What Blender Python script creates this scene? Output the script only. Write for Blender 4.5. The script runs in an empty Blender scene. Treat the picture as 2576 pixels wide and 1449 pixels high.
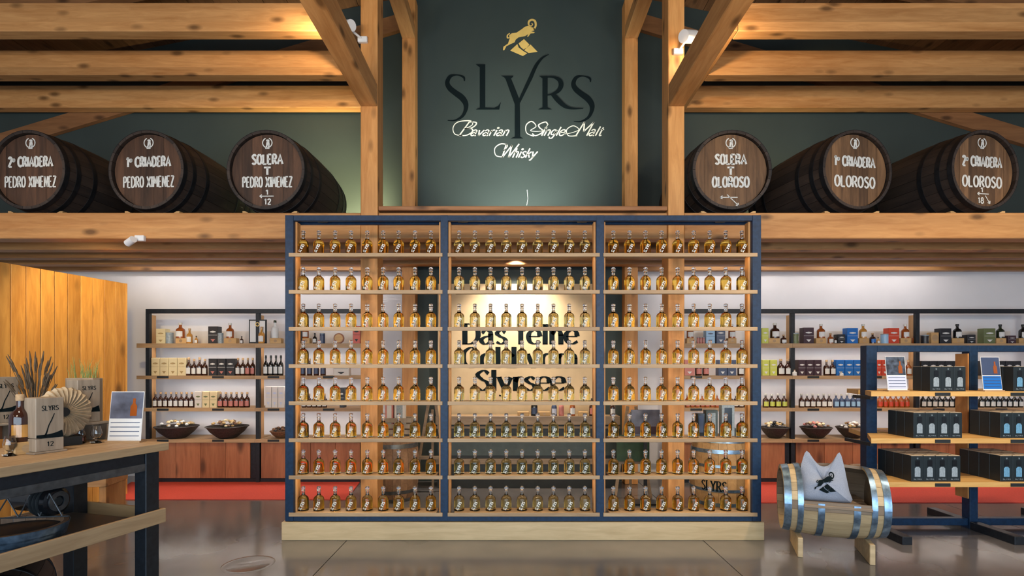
import bpy, bmesh, math, random
from mathutils import Vector, Matrix
random.seed(7)
R = math.radians
PI = math.pi
scn = bpy.context.scene
COL = scn.collection

# ------------------------------------------------------------------ camera
FPX, HY, CX, EYE = 1350.0, 925.0, 1288.0, 1.6          # focal length (px), horizon row, principal column, eye height
cam_d = bpy.data.cameras.new('camera')
cam = bpy.data.objects.new('camera', cam_d); COL.objects.link(cam)
cam.location = (0, 0, EYE); cam.rotation_euler = (PI/2, 0, 0)
cam_d.sensor_width = 36.0; cam_d.lens = FPX/2576*36.0
cam_d.shift_y = (HY-724.5)/2576
cam_d.clip_start = 0.05
scn.camera = cam

# ------------------------------------------------------------------ world, exposure, large lights
w = bpy.data.worlds.new('world'); scn.world = w; w.use_nodes = True
w.node_tree.nodes['Background'].inputs[0].default_value = (0.62, 0.78, 1.0, 1)
w.node_tree.nodes['Background'].inputs[1].default_value = 0.9
vs = scn.view_settings
vs.view_transform = 'Standard'; vs.look = 'None'; vs.gamma = 1.0; vs.use_curve_mapping = False
vs.exposure = 0.0
scn.cycles.use_denoising = True
scn.cycles.use_adaptive_sampling = True; scn.cycles.adaptive_threshold = 0.1
scn.cycles.max_bounces = 8; scn.cycles.transmission_bounces = 8; scn.cycles.transparent_max_bounces = 12
scn.cycles.diffuse_bounces = 3; scn.cycles.glossy_bounces = 3
scn.cycles.caustics_reflective = False; scn.cycles.caustics_refractive = False
scn.cycles.sample_clamp_indirect = 4.0
try: scn.cycles.blur_glossy = 1.0
except Exception: pass

def aim(o, target):
    d = Vector(target)-Vector(o.location)
    o.rotation_euler = d.to_track_quat('-Z', 'Y').to_euler()
def light(name, kind, loc, target, power, color, size=0.1, spot=60, blend=0.6, size_y=None):
    d = bpy.data.lights.new(name, kind); d.energy = power; d.color = color
    if kind == 'AREA':
        d.size = size
        if size_y: d.shape = 'RECTANGLE'; d.size_y = size_y
    else:
        d.shadow_soft_size = size
    if kind == 'SPOT': d.spot_size = R(spot); d.spot_blend = blend
    o = bpy.data.objects.new(name, d); COL.objects.link(o); o.location = loc; aim(o, target)
    return o
WARM = (1.0, 0.72, 0.42); NEUT = (1.0, 0.88, 0.74); COOL = (0.66, 0.83, 1.0)
# daylight through the glazed shop front behind the camera
light('window_daylight', 'AREA', (0, -2.85, 1.7), (0, 5, 1.6), 520, COOL, 12, size_y=2.8)
# added warm front fill spots behind the camera, no fixtures built
for x in (-5.2, -2.6, 0.1, 2.8, 5.4):
    light('fill_spot', 'SPOT', (x, 0.2, 3.0), (x*1.1, 6.6, 3.9), 205, (1.0, 0.78, 0.55), 0.25, 110, 0.9)
# added yellow spots, out of view, brightening the undersides of the overhead beams
for x in (-1.52, 1.75):
    light('beam_fill_spot', 'SPOT', (x*1.35, 1.2, 2.9), (x, 4.9, 4.37), 130, (1.0, 0.70, 0.26), 0.05, 34, 0.8)
# added spots high in the roof, unseen, brightening the sales floor
for x, y, tx, ty, p in ((-3.4, 3.9, -3.5, 4.9, 150), (3.6, 2.2, 3.6, 5.1, 580), (5.4, 3.4, 5.3, 5.6, 300), (-5.0, 4.4, -4.6, 5.6, 90), (0.1, 2.6, 0.1, 5.0, 70), (-2.7, 2.0, -2.9, 3.5, 260)):
    light('roof_fill_spot', 'SPOT', (x, y, 5.3), (tx, ty, 0.5), p, (1.0, 0.80, 0.58), 0.12, 75, 0.9)

# ------------------------------------------------------------------ materials
MATS = {}
def nodes_of(name):
    m = bpy.data.materials.new(name); m.use_nodes = True; MATS[name] = m
    nt = m.node_tree; return m, nt, nt.nodes['Principled BSDF']
def N(nt, typ, **kw):
    n = nt.nodes.new(typ)
    for k, v in kw.items(): setattr(n, k, v)
    return n
def plain(name, col, rough=0.5, metal=0.0, var=0.12, scale=9.0, bump=0.0, spec=0.5, coat=0.0):
    m, nt, b = nodes_of(name)
    tc = N(nt, 'ShaderNodeTexCoord'); no = N(nt, 'ShaderNodeTexNoise'); no.inputs['Scale'].default_value = scale
    no.inputs['Detail'].default_value = 4
    nt.links.new(tc.outputs['Object'], no.inputs['Vector'])
    cr = N(nt, 'ShaderNodeValToRGB')
    cr.color_ramp.elements[0].position = 0.3; cr.color_ramp.elements[1].position = 0.7
    cr.color_ramp.elements[0].color = tuple(c*(1-var) for c in col)+(1,)
    cr.color_ramp.elements[1].color = tuple(min(1, c*(1+var)) for c in col)+(1,)
    nt.links.new(no.outputs['Fac'], cr.inputs['Fac']); nt.links.new(cr.outputs['Color'], b.inputs['Base Color'])
    b.inputs['Roughness'].default_value = rough; b.inputs['Metallic'].default_value = metal
    b.inputs['Specular IOR Level'].default_value = spec; b.inputs['Coat Weight'].default_value = coat
    if bump:
        bp = N(nt, 'ShaderNodeBump'); bp.inputs['Strength'].default_value = bump; bp.inputs['Distance'].default_value = 0.01
        nt.links.new(no.outputs['Fac'], bp.inputs['Height']); nt.links.new(bp.outputs['Normal'], b.inputs['Normal'])
    return m
def wood(name, dark, light_, axis='X', grain=7.0, rough=0.55, knots=True, vary=0.25, coat=0.0, knot_scale=1.0, lam=None):
    """timber: long stretched grain along one axis, growth lines, knots, a tint of its own for each object"""
    m, nt, b = nodes_of(name)
    tc = N(nt, 'ShaderNodeTexCoord'); oi = N(nt, 'ShaderNodeObjectInfo')
    add = N(nt, 'ShaderNodeVectorMath', operation='ADD')
    mul = N(nt, 'ShaderNodeVectorMath', operation='SCALE'); mul.inputs['Scale'].default_value = 13.7
    cmb = N(nt, 'ShaderNodeCombineXYZ')
    for k in range(3): nt.links.new(oi.outputs['Random'], cmb.inputs[k])
    nt.links.new(cmb.outputs[0], mul.inputs[0])
    nt.links.new(tc.outputs['Object'], add.inputs[0]); nt.links.new(mul.outputs[0], add.inputs[1])
    mp = N(nt, 'ShaderNodeMapping')
    sc = {'X': (0.35, 3.2, 3.2), 'Y': (3.2, 0.35, 3.2), 'Z': (3.2, 3.2, 0.35)}[axis]
    mp.inputs['Scale'].default_value = sc
    nt.links.new(add.outputs[0], mp.inputs['Vector'])
    n1 = N(nt, 'ShaderNodeTexNoise'); n1.inputs['Scale'].default_value = grain; n1.inputs['Detail'].default_value = 6
    n1.inputs['Roughness'].default_value = 0.62; n1.inputs['Distortion'].default_value = 0.6
    n2 = N(nt, 'ShaderNodeTexNoise'); n2.inputs['Scale'].default_value = 1.3; n2.inputs['Detail'].default_value = 2
    nt.links.new(mp.outputs[0], n1.inputs['Vector']); nt.links.new(mp.outputs[0], n2.inputs['Vector'])
    mx = N(nt, 'ShaderNodeMath', operation='MULTIPLY_ADD'); mx.inputs[1].default_value = 0.55
    sm = N(nt, 'ShaderNodeMath', operation='MULTIPLY'); sm.inputs[1].default_value = 0.45
    nt.links.new(n2.outputs['Fac'], sm.inputs[0]); nt.links.new(n1.outputs['Fac'], mx.inputs[0]); nt.links.new(sm.outputs[0], mx.inputs[2])
    cr = N(nt, 'ShaderNodeValToRGB'); e = cr.color_ramp.elements
    e[0].position = 0.36; e[1].position = 0.64; e[0].color = dark+(1,); e[1].color = light_+(1,)
    nt.links.new(mx.outputs[0], cr.inputs['Fac'])
    col = cr.outputs['Color']
    if knots:
        mk = N(nt, 'ShaderNodeMapping')
        ks = {'X': (2.3, 5.5, 5.5), 'Y': (5.5, 2.3, 5.5), 'Z': (5.5, 5.5, 2.3)}[axis]
        mk.inputs['Scale'].default_value = tuple(k*knot_scale for k in ks)
        nt.links.new(add.outputs[0], mk.inputs['Vector'])
        vo = N(nt, 'ShaderNodeTexVoronoi'); vo.inputs['Scale'].default_value = 1.0
        nt.links.new(mk.outputs[0], vo.inputs['Vector'])
        kr = N(nt, 'ShaderNodeValToRGB'); k = kr.color_ramp.elements
        k[0].position = 0.09; k[1].position = 0.25; k[0].color = (1, 1, 1, 1); k[1].color = (0, 0, 0, 1)
        nt.links.new(vo.outputs['Distance'], kr.inputs['Fac'])
        mc = N(nt, 'ShaderNodeMix', data_type='RGBA')
        mc.inputs['B'].default_value = tuple(c*0.28 for c in dark)+(1,)
        kf = N(nt, 'ShaderNodeMath', operation='MULTIPLY'); kf.inputs[1].default_value = 0.85
        nt.links.new(kr.outputs['Color'], kf.inputs[0]); nt.links.new(kf.outputs[0], mc.inputs['Factor'])
        nt.links.new(col, mc.inputs['A']); col = mc.outputs['Result']
    hs = N(nt, 'ShaderNodeHueSaturation')
    if lam:                                   # glued lamellae, each of its own tint
        sx_ = N(nt, 'ShaderNodeSeparateXYZ'); nt.links.new(tc.outputs['Object'], sx_.inputs[0])
        dvn = N(nt, 'ShaderNodeMath', operation='DIVIDE'); dvn.inputs[1].default_value = lam
        nt.links.new(sx_.outputs['Z'], dvn.inputs[0])
        fl_ = N(nt, 'ShaderNodeMath', operation='FLOOR'); nt.links.new(dvn.outputs[0], fl_.inputs[0])
        ad_ = N(nt, 'ShaderNodeMath', operation='ADD'); nt.links.new(fl_.outputs[0], ad_.inputs[0]); nt.links.new(oi.outputs['Random'], ad_.inputs[1])
        wn = N(nt, 'ShaderNodeTexWhiteNoise', noise_dimensions='1D'); nt.links.new(ad_.outputs[0], wn.inputs['W'])
        mr2 = N(nt, 'ShaderNodeMapRange'); mr2.inputs['To Min'].default_value = 0.84; mr2.inputs['To Max'].default_value = 1.14
        nt.links.new(wn.outputs['Value'], mr2.inputs['Value'])
        h2 = N(nt, 'ShaderNodeHueSaturation'); nt.links.new(mr2.outputs[0], h2.inputs['Value']); nt.links.new(col, h2.inputs['Color']); col = h2.outputs[0]
    mr = N(nt, 'ShaderNodeMapRange'); mr.inputs['To Min'].default_value = 1-vary; mr.inputs['To Max'].default_value = 1+vary
    nt.links.new(oi.outputs['Random'], mr.inputs['Value']); nt.links.new(mr.outputs[0], hs.inputs['Value'])
    nt.links.new(col, hs.inputs['Color']); nt.links.new(hs.outputs[0], b.inputs['Base Color'])
    b.inputs['Roughness'].default_value = rough; b.inputs['Coat Weight'].default_value = coat
    bp = N(nt, 'ShaderNodeBump'); bp.inputs['Strength'].default_value = 0.25; bp.inputs['Distance'].default_value = 0.004
    nt.links.new(n1.outputs['Fac'], bp.inputs['Height']); nt.links.new(bp.outputs['Normal'], b.inputs['Normal'])
    return m
def emit(name, col, strength):
    m, nt, b = nodes_of(name)
    b.inputs['Base Color'].default_value = col+(1,)
    b.inputs['Emission Color'].default_value = col+(1,); b.inputs['Emission Strength'].default_value = strength
    return m
def glass(name, col=(1, 1, 1), rough=0.0, ior=1.45):
    m, nt, b = nodes_of(name)
    b.inputs['Base Color'].default_value = col+(1,); b.inputs['Transmission Weight'].default_value = 1.0
    b.inputs['Roughness'].default_value = rough; b.inputs['IOR'].default_value = ior
    return m
def tint(name, col):
    m, nt, b = nodes_of(name)
    t = N(nt, 'ShaderNodeBsdfTransparent'); t.inputs['Color'].default_value = col+(1,)
    nt.links.new(t.outputs[0], nt.nodes['Material Output'].inputs['Surface'])
    return m

SPD, SPL = (0.42, 0.185, 0.055), (0.64, 0.335, 0.125)
wood('spruce_X', SPD, SPL, 'X', vary=0.08, lam=0.155); wood('spruce_Y', SPD, SPL, 'Y', vary=0.10)
wood('spruce_Z', (0.48, 0.20, 0.052), (0.70, 0.345, 0.115), 'Z', vary=0.08)
wood('girder_wood', (0.385, 0.165, 0.048), (0.585, 0.30, 0.108), 'X', vary=0.06, lam=0.046)
wood('joist_wood_shaded', (0.30, 0.125, 0.038), (0.46, 0.235, 0.085), 'X', vary=0.06, lam=0.046)  # girder wood darkened, shade under the deck put into the colour
wood('gondola_oak', (0.60, 0.32, 0.085), (0.80, 0.49, 0.17), 'X', vary=0.05, knots=False)
wood('spruce_red', (0.26, 0.10, 0.035), (0.42, 0.19, 0.075), 'X', vary=0.1)
wood('rafter_wood', (0.20, 0.09, 0.035), (0.32, 0.15, 0.06), 'X', vary=0.1)
wood('roof_board', (0.15, 0.07, 0.03), (0.26, 0.125, 0.055), 'Y', vary=0.15)
wood('larch_plank', (0.46, 0.20, 0.035), (0.74, 0.38, 0.085), 'Z', vary=0.22, knot_scale=0.8)
wood('oak_X', (0.36, 0.225, 0.115), (0.55, 0.37, 0.20), 'X', vary=0.08, knots=False)
wood('oak_Z', (0.40, 0.22, 0.09), (0.58, 0.35, 0.16), 'Z', vary=0.08, knots=False)
wood('oak_Y', (0.40, 0.22, 0.09), (0.58, 0.35, 0.16), 'Y', vary=0.08, knots=False)
wood('plinth_oak', (0.48, 0.34, 0.17), (0.66, 0.49, 0.27), 'X', vary=0.05, knots=False)
wood('cabinet_wood', (0.26, 0.095, 0.040), (0.42, 0.17, 0.075), 'Z', vary=0.14, knots=True, knot_scale=0.7)
wood('block_wood', (0.52, 0.30, 0.11), (0.68, 0.43, 0.19), 'X', vary=0.1, knots=False)
wood('grey_wood', (0.24, 0.185, 0.13), (0.42, 0.33, 0.24), 'Z', vary=0.08, knots=False)
wood('cask_stave', (0.020, 0.014, 0.012), (0.055, 0.036, 0.026), 'Y', vary=0.35, knots=False, rough=0.6)
wood('cask_head', (0.042, 0.020, 0.011), (0.125, 0.058, 0.030), 'Z', vary=0.35, knots=False, rough=0.6)
wood('chair_stave', (0.42, 0.29, 0.15), (0.64, 0.47, 0.26), 'X', vary=0.15, knots=False)
wood('cask_head_ochre', (0.075, 0.038, 0.018), (0.22, 0.115, 0.052), 'Z', vary=0.35, knots=False, rough=0.6)
wood('chair_slat', (0.17, 0.115, 0.07), (0.29, 0.205, 0.13), 'X', vary=0.15, knots=False)
wood('upright_stave', (0.34, 0.19, 0.075), (0.52, 0.32, 0.14), 'Z', vary=0.15, knots=False)
wood('old_stave', (0.16, 0.085, 0.045), (0.30, 0.17, 0.09), 'Z', vary=0.2, knots=False)
plain('steel_sky_tint', (0.006, 0.026, 0.066), 0.45, 0.0, 0.25, 30, spec=0.35)  # blue-black steel, with blue of the reflected sky put into the base
plain('steel_black', (0.016, 0.020, 0.026), 0.45, 0.3, 0.25, 30)
plain('steel_raw', (0.10, 0.105, 0.11), 0.4, 0.6, 0.35, 18)
plain('hoop_dark', (0.020, 0.021, 0.024), 0.5, 0.6, 0.3, 14)
plain('hoop_steel', (0.22, 0.33, 0.46), 0.32, 0.85, 0.35, 25)
plain('green_paint', (0.034, 0.051, 0.049), 0.7, 0, 0.10, 1.2)
plain('white_paint', (0.78, 0.77, 0.79), 0.8, 0, 0.03, 2.0)
plain('carpet_red', (0.55, 0.060, 0.036), 0.95, 0, 0.15, 120, bump=0.4)
plain('kraft', (0.62, 0.46, 0.27), 0.75, 0, 0.15, 2.4)
plain('ink', (0.005, 0.010, 0.012), 0.9, 0, 0.05, spec=0.1)
plain('gold', (0.80, 0.56, 0.17), 0.45, 0.0, 0.08)
plain('chalk', (0.72, 0.72, 0.68), 0.9, 0, 0.12, 60)
plain('script_white', (0.82, 0.82, 0.74), 0.7, 0, 0.03)
plain('white_plastic', (0.75, 0.76, 0.78), 0.4, 0, 0.03)
plain('black_board', (0.014, 0.018, 0.020), 0.55, 0, 0.2)
plain('grey_board', (0.055, 0.072, 0.068), 0.4, 0, 0.15)
plain('black_gloss', (0.008, 0.009, 0.011), 0.15, 0, 0.1)
plain('box_cream', (0.78, 0.66, 0.40), 0.5, 0, 0.05)
plain('box_white', (0.74, 0.70, 0.66), 0.5, 0, 0.05)
plain('box_black', (0.018, 0.020, 0.026), 0.4, 0, 0.1)
plain('box_purple', (0.050, 0.022, 0.034), 0.4, 0, 0.1)
plain('box_blue', (0.010, 0.150, 0.520), 0.4, 0, 0.06)
plain('box_navy', (0.050, 0.075, 0.150), 0.4, 0, 0.06)
plain('box_red', (0.62, 0.060, 0.022), 0.4, 0, 0.06)
plain('box_lime', (0.58, 0.62, 0.110), 0.4, 0, 0.06)
plain('box_olive', (0.150, 0.180, 0.075), 0.45, 0, 0.1)
plain('box_sky', (0.34, 0.56, 0.80), 0.4, 0, 0.06)
plain('box_pink', (0.56, 0.20, 0.17), 0.5, 0, 0.06)
plain('carton_black', (0.010, 0.018, 0.022), 0.42, 0, 0.15)
plain('carton_inside', (0.50, 0.40, 0.28), 0.7, 0, 0.1)
plain('print_silver', (0.30, 0.36, 0.40), 0.5, 0, 0.25, 60)
plain('print_blue', (0.14, 0.34, 0.52), 0.5, 0, 0.25, 60)
plain('paper_white', (0.78, 0.78, 0.76), 0.7, 0, 0.03)
plain('paper_pale', (0.62, 0.66, 0.80), 0.7, 0, 0.05)
plain('bottle_brown', (0.045, 0.014, 0.008), 0.1, 0, 0.2, spec=0.7)
plain('bottle_amber', (0.34, 0.085, 0.015), 0.1, 0, 0.2, spec=0.7)
plain('bottle_honey', (0.55, 0.26, 0.055), 0.1, 0, 0.2, spec=0.7)
plain('bottle_black', (0.008, 0.009, 0.010), 0.12, 0, 0.1, spec=0.7)
plain('bottle_green', (0.020, 0.030, 0.015), 0.12, 0, 0.1, spec=0.7)
plain('clear_neck', (0.60, 0.58, 0.52), 0.15, 0, 0.05, spec=0.7)
plain('cork', (0.50, 0.33, 0.18), 0.8, 0, 0.15, 60)
plain('wicker', (0.035, 0.028, 0.024), 0.6, 0, 0.5, 50, bump=0.8)
plain('wicker_brown', (0.16, 0.085, 0.040), 0.6, 0, 0.4, 60, bump=0.8)
plain('sweet_cream', (0.66, 0.54, 0.33), 0.5, 0, 0.25, 30)
plain('sweet_brown', (0.17, 0.085, 0.045), 0.5, 0, 0.3, 30)
plain('sweet_gold', (0.46, 0.31, 0.13), 0.4, 0, 0.3, 30)
plain('linen', (0.31, 0.345, 0.42), 0.95, 0, 0.10, 160, bump=0.35)
plain('husk', (0.50, 0.38, 0.24), 0.85, 0, 0.3, 14, bump=0.4)
plain('dry_stem', (0.10, 0.068, 0.04), 0.9, 0, 0.4, 30)
plain('grass_green', (0.30, 0.34, 0.10), 0.8, 0, 0.3, 20)
plain('photo_night', (0.055, 0.075, 0.11), 0.35, 0, 0.8, 22)
plain('photo_lake', (0.12, 0.13, 0.18), 0.35, 0, 0.6, 6)
plain('leaf_dark', (0.020, 0.050, 0.026), 0.7, 0, 0.3, 12)
glass('bottle_glass', (0.97, 0.985, 0.97))
glass('thin_glass', (0.98, 0.99, 1.0))
tint('whisky', (1.0, 0.80, 0.36))
tint('whisky_lit', (0.99, 0.90, 0.62))  # same whisky, bright background of the middle bay put into the tint
emit('led_warm', (1.0, 0.80, 0.48), 30.0)
emit('led_white', (1.0, 0.94, 0.90), 20.0)
emit('shelf_fill_led', (1.0, 0.94, 0.90), 36.0)
emit('lens_glow', (1.0, 0.85, 0.6), 6.0)

def concrete():
    m, nt, b = nodes_of('concrete')
    tc = N(nt, 'ShaderNodeTexCoord')
    n1 = N(nt, 'ShaderNodeTexNoise'); n1.inputs['Scale'].default_value = 0.9; n1.inputs['Detail'].default_value = 3; n1.inputs['Roughness'].default_value = 0.5
    n2 = N(nt, 'ShaderNodeTexNoise'); n2.inputs['Scale'].default_value = 2.2; n2.inputs['Detail'].default_value = 2
    for n in (n1, n2): nt.links.new(tc.outputs['Object'], n.inputs['Vector'])
    cr = N(nt, 'ShaderNodeValToRGB'); e = cr.color_ramp.elements
    e[0].position = 0.3; e[1].position = 0.72; e[0].color = (0.088, 0.083, 0.086, 1); e[1].color = (0.172, 0.158, 0.154, 1)
    nt.links.new(n1.outputs['Fac'], cr.inputs['Fac']); nt.links.new(cr.outputs['Color'], b.inputs['Base Color'])
    mr = N(nt, 'ShaderNodeMapRange'); mr.inputs['To Min'].default_value = 0.12; mr.inputs['To Max'].default_value = 0.20
    nt.links.new(n2.outputs['Fac'], mr.inputs['Value']); nt.links.new(mr.outputs[0], b.inputs['Roughness'])
    b.inputs['Specular IOR Level'].default_value = 0.9
    b.inputs['Coat Weight'].default_value = 0.0
    return m
concrete()

# ------------------------------------------------------------------ geometry helpers
def X(px, Y): return (px-CX)*Y/FPX
def Z(py, Y): return EYE-(py-HY)*Y/FPX
def floorY(py): return FPX*EYE/(py-HY)

class MB:
    def __init__(s): s.v = []; s.f = []
    def box(s, x0, x1, y0, y1, z0, z1, c=0.0):
        if x0 > x1: x0, x1 = x1, x0
        if y0 > y1: y0, y1 = y1, y0
        if z0 > z1: z0, z1 = z1, z0
        n = len(s.v)
        if c <= 0:
            s.v += [(x, y, z) for z in (z0, z1) for y in (y0, y1) for x in (x0, x1)]
            s.f += [tuple(n+i for i in q) for q in ((0, 2, 3, 1), (4, 5, 7, 6), (0, 1, 5, 4), (2, 6, 7, 3), (0, 4, 6, 2), (1, 3, 7, 5))]
            return s
        bm = bmesh.new()
        for sx, x in ((1, x0), (-1, x1)):
            for sy, y in ((1, y0), (-1, y1)):
                for sz, z in ((1, z0), (-1, z1)):
                    bm.verts.new((x, y+sy*c, z+sz*c)); bm.verts.new((x+sx*c, y, z+sz*c)); bm.verts.new((x+sx*c, y+sy*c, z))
        r = bmesh.ops.convex_hull(bm, input=bm.verts)
        bmesh.ops.dissolve_limit(bm, angle_limit=0.01, verts=bm.verts, edges=bm.edges)
        s.add_bm(bm); return s
    def add_bm(s, bm):
        n = len(s.v); bm.verts.index_update()
        s.v += [tuple(v.co) for v in bm.verts]; s.f += [tuple(n+v.index for v in f.verts) for f in bm.faces]; bm.free()
    def cyl(s, p0, p1, r0, r1=None, n=14, caps=True):
        r1 = r0 if r1 is None else r1
        p0 = Vector(p0); p1 = Vector(p1); d = (p1-p0).normalized()
        a = d.orthogonal().normalized(); b = d.cross(a); k = len(s.v)
        for p, r in ((p0, r0), (p1, r1)):
            for i in range(n):
                t = 2*PI*i/n; s.v.append(tuple(p+a*math.cos(t)*r+b*math.sin(t)*r))
        for i in range(n):
            j = (i+1) % n; s.f.append((k+i, k+j, k+n+j, k+n+i))
        if caps: s.f.append(tuple(k+i for i in reversed(range(n)))); s.f.append(tuple(k+n+i for i in range(n)))
        return s
    def tube(s, pts, rad, n=6):
        pts = [Vector(p) for p in pts]; k = len(s.v); m = len(pts)
        rads = rad if isinstance(rad, (list, tuple)) else [rad]*m
        a = None
        for i, p in enumerate(pts):
            d = (pts[min(i+1, m-1)]-pts[max(i-1, 0)]).normalized()
            a = d.orthogonal().normalized() if a is None else (a-d*a.dot(d)).normalized()
            b = d.cross(a)
            for q in range(n):
                t = 2*PI*q/n; s.v.append(tuple(p+a*math.cos(t)*rads[i]+b*math.sin(t)*rads[i]))
        for i in range(m-1):
            for q in range(n):
                r = (q+1) % n; s.f.append((k+i*n+q, k+i*n+r, k+(i+1)*n+r, k+(i+1)*n+q))
        s.f.append(tuple(k+q for q in reversed(range(n)))); s.f.append(tuple(k+(m-1)*n+q for q in range(n)))
        return s
    def lathe(s, prof, n=20, o=(0, 0, 0), axis='Z', a0=0.0, a1=2*PI):
        """prof: (radius, height) from bottom to top; a zero radius closes the end"""
        full = abs(a1-a0-2*PI) < 1e-6; m = n if full else n+1
        rings = []
        for r, h in prof:
            if r < 1e-7:
                s.v.append(s._ax(0, 0, h, o, axis)); rings.append([len(s.v)-1]); continue
            k = len(s.v)
            for i in range(m):
                t = a0+(a1-a0)*i/n; s.v.append(s._ax(r*math.cos(t), r*math.sin(t), h, o, axis))
            rings.append(list(range(k, k+m)))
        for A, B in zip(rings, rings[1:]):
            for i in range(n):
                j = (i+1) % m
                if len(A) == 1 and len(B) == 1: continue
                if len(A) == 1: s.f.append((A[0], B[j], B[i]))
                elif len(B) == 1: s.f.append((A[i], A[j], B[0]))
                else: s.f.append((A[i], A[j], B[j], B[i]))
        return s
    @staticmethod
    def _ax(x, y, h, o, axis):
        if axis == 'Z': p = (x, y, h)
        elif axis == 'Y': p = (x, h, y)
        else: p = (h, x, y)
        return (p[0]+o[0], p[1]+o[1], p[2]+o[2])
    def poly(s, pts, fn, thick=None):
        """flat polygon pts (u,v) mapped by fn(u,v,d); thick gives depth"""
        k = len(s.v); n = len(pts)
        s.v += [tuple(fn(u, v, 0)) for u, v in pts]; s.f.append(tuple(range(k, k+n)))
        if thick:
            s.v += [tuple(fn(u, v, thick)) for u, v in pts]
            s.f.append(tuple(k+n+i for i in reversed(range(n))))
            for i in range(n):
                j = (i+1) % n; s.f.append((k+i, k+n+i, k+n+j, k+j))
        return s
    def stroke(s, pts, fn, width, thick=0.0):
        """ribbon along pts; width(i, dx, dy) gives the local pen width; thick gives the ribbon depth"""
        m = len(pts)
        if m < 2: return s
        L = []; Rr = []
        for i, p in enumerate(pts):
            a = pts[max(i-1, 0)]; b = pts[min(i+1, m-1)]
            dx, dy = b[0]-a[0], b[1]-a[1]; l = math.hypot(dx, dy) or 1e-9
            dx /= l; dy /= l; wd = width(i, dx, dy)/2
            L.append((p[0]-dy*wd, p[1]+dx*wd)); Rr.append((p[0]+dy*wd, p[1]-dx*wd))
        k = len(s.v)
        s.v += [tuple(fn(u, v, 0)) for u, v in L]+[tuple(fn(u, v, 0)) for u, v in Rr]
        for i in range(m-1): s.f.append((k+i, k+m+i, k+m+i+1, k+i+1))
        if thick:
            q = len(s.v)
            s.v += [tuple(fn(u, v, thick)) for u, v in L]+[tuple(fn(u, v, thick)) for u, v in Rr]
            for i in range(m-1):
                s.f.append((k+i, k+i+1, q+i+1, q+i)); s.f.append((k+m+i, q+m+i, q+m+i+1, k+m+i+1))
        return s
    def mesh(s, name, mat, smooth=False, off=None):
        me = bpy.data.meshes.new(name)
        v = s.v if off is None else [(a-off[0], b-off[1], c-off[2]) for a, b, c in s.v]
        me.from_pydata(v, [], s.f); me.materials.append(MATS[mat]); me.update()
        if smooth:
            me.polygons.foreach_set('use_smooth', [True]*len(me.polygons))
            try: me.set_sharp_from_angle(angle=R(40))
            except Exception: pass
        return me
    def build(s, name, mat, parent=None, smooth=False, local=False):
        off = None
        if parent is not None and not local: off = WLOC.get(parent.name, (0, 0, 0))
        o = bpy.data.objects.new(name, s.mesh(name, mat, smooth, off)); COL.objects.link(o)
        if parent is not None: o.parent = parent; WLOC[o.name] = WLOC.get(parent.name, (0, 0, 0)) if not local else (0, 0, 0)
        return o
WLOC = {}
def tag(o, label=None, cat=None, group=None, kind=None):
    if label: o['label'] = label
    if cat: o['category'] = cat
    if group: o['group'] = group
    if kind: o['kind'] = kind
    return o
def thing(name, label, cat, loc=(0, 0, 0), rz=0.0, group=None, kind=None):
    o = bpy.data.objects.new(name, None); COL.objects.link(o)
    o.location = loc; o.rotation_euler = (0, 0, rz); o.empty_display_size = 0.05
    if rz == 0: WLOC[o.name] = tuple(loc)
    return tag(o, label, cat, group, kind)
def struct(name, mb, mat, parent=None, smooth=False):
    o = mb.build(name, mat, parent, smooth)
    if parent is None: o['kind'] = 'structure'
    return o
def link(name, me, parent, loc=(0, 0, 0), rot=(0, 0, 0)):
    o = bpy.data.objects.new(name, me); COL.objects.link(o); o.parent = parent; o.location = loc; o.rotation_euler = rot
    return o
ORD = ['first', 'second', 'third', 'fourth', 'fifth', 'sixth', 'seventh', 'eighth', 'ninth', 'tenth', 'eleventh', 'twelfth']

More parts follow.
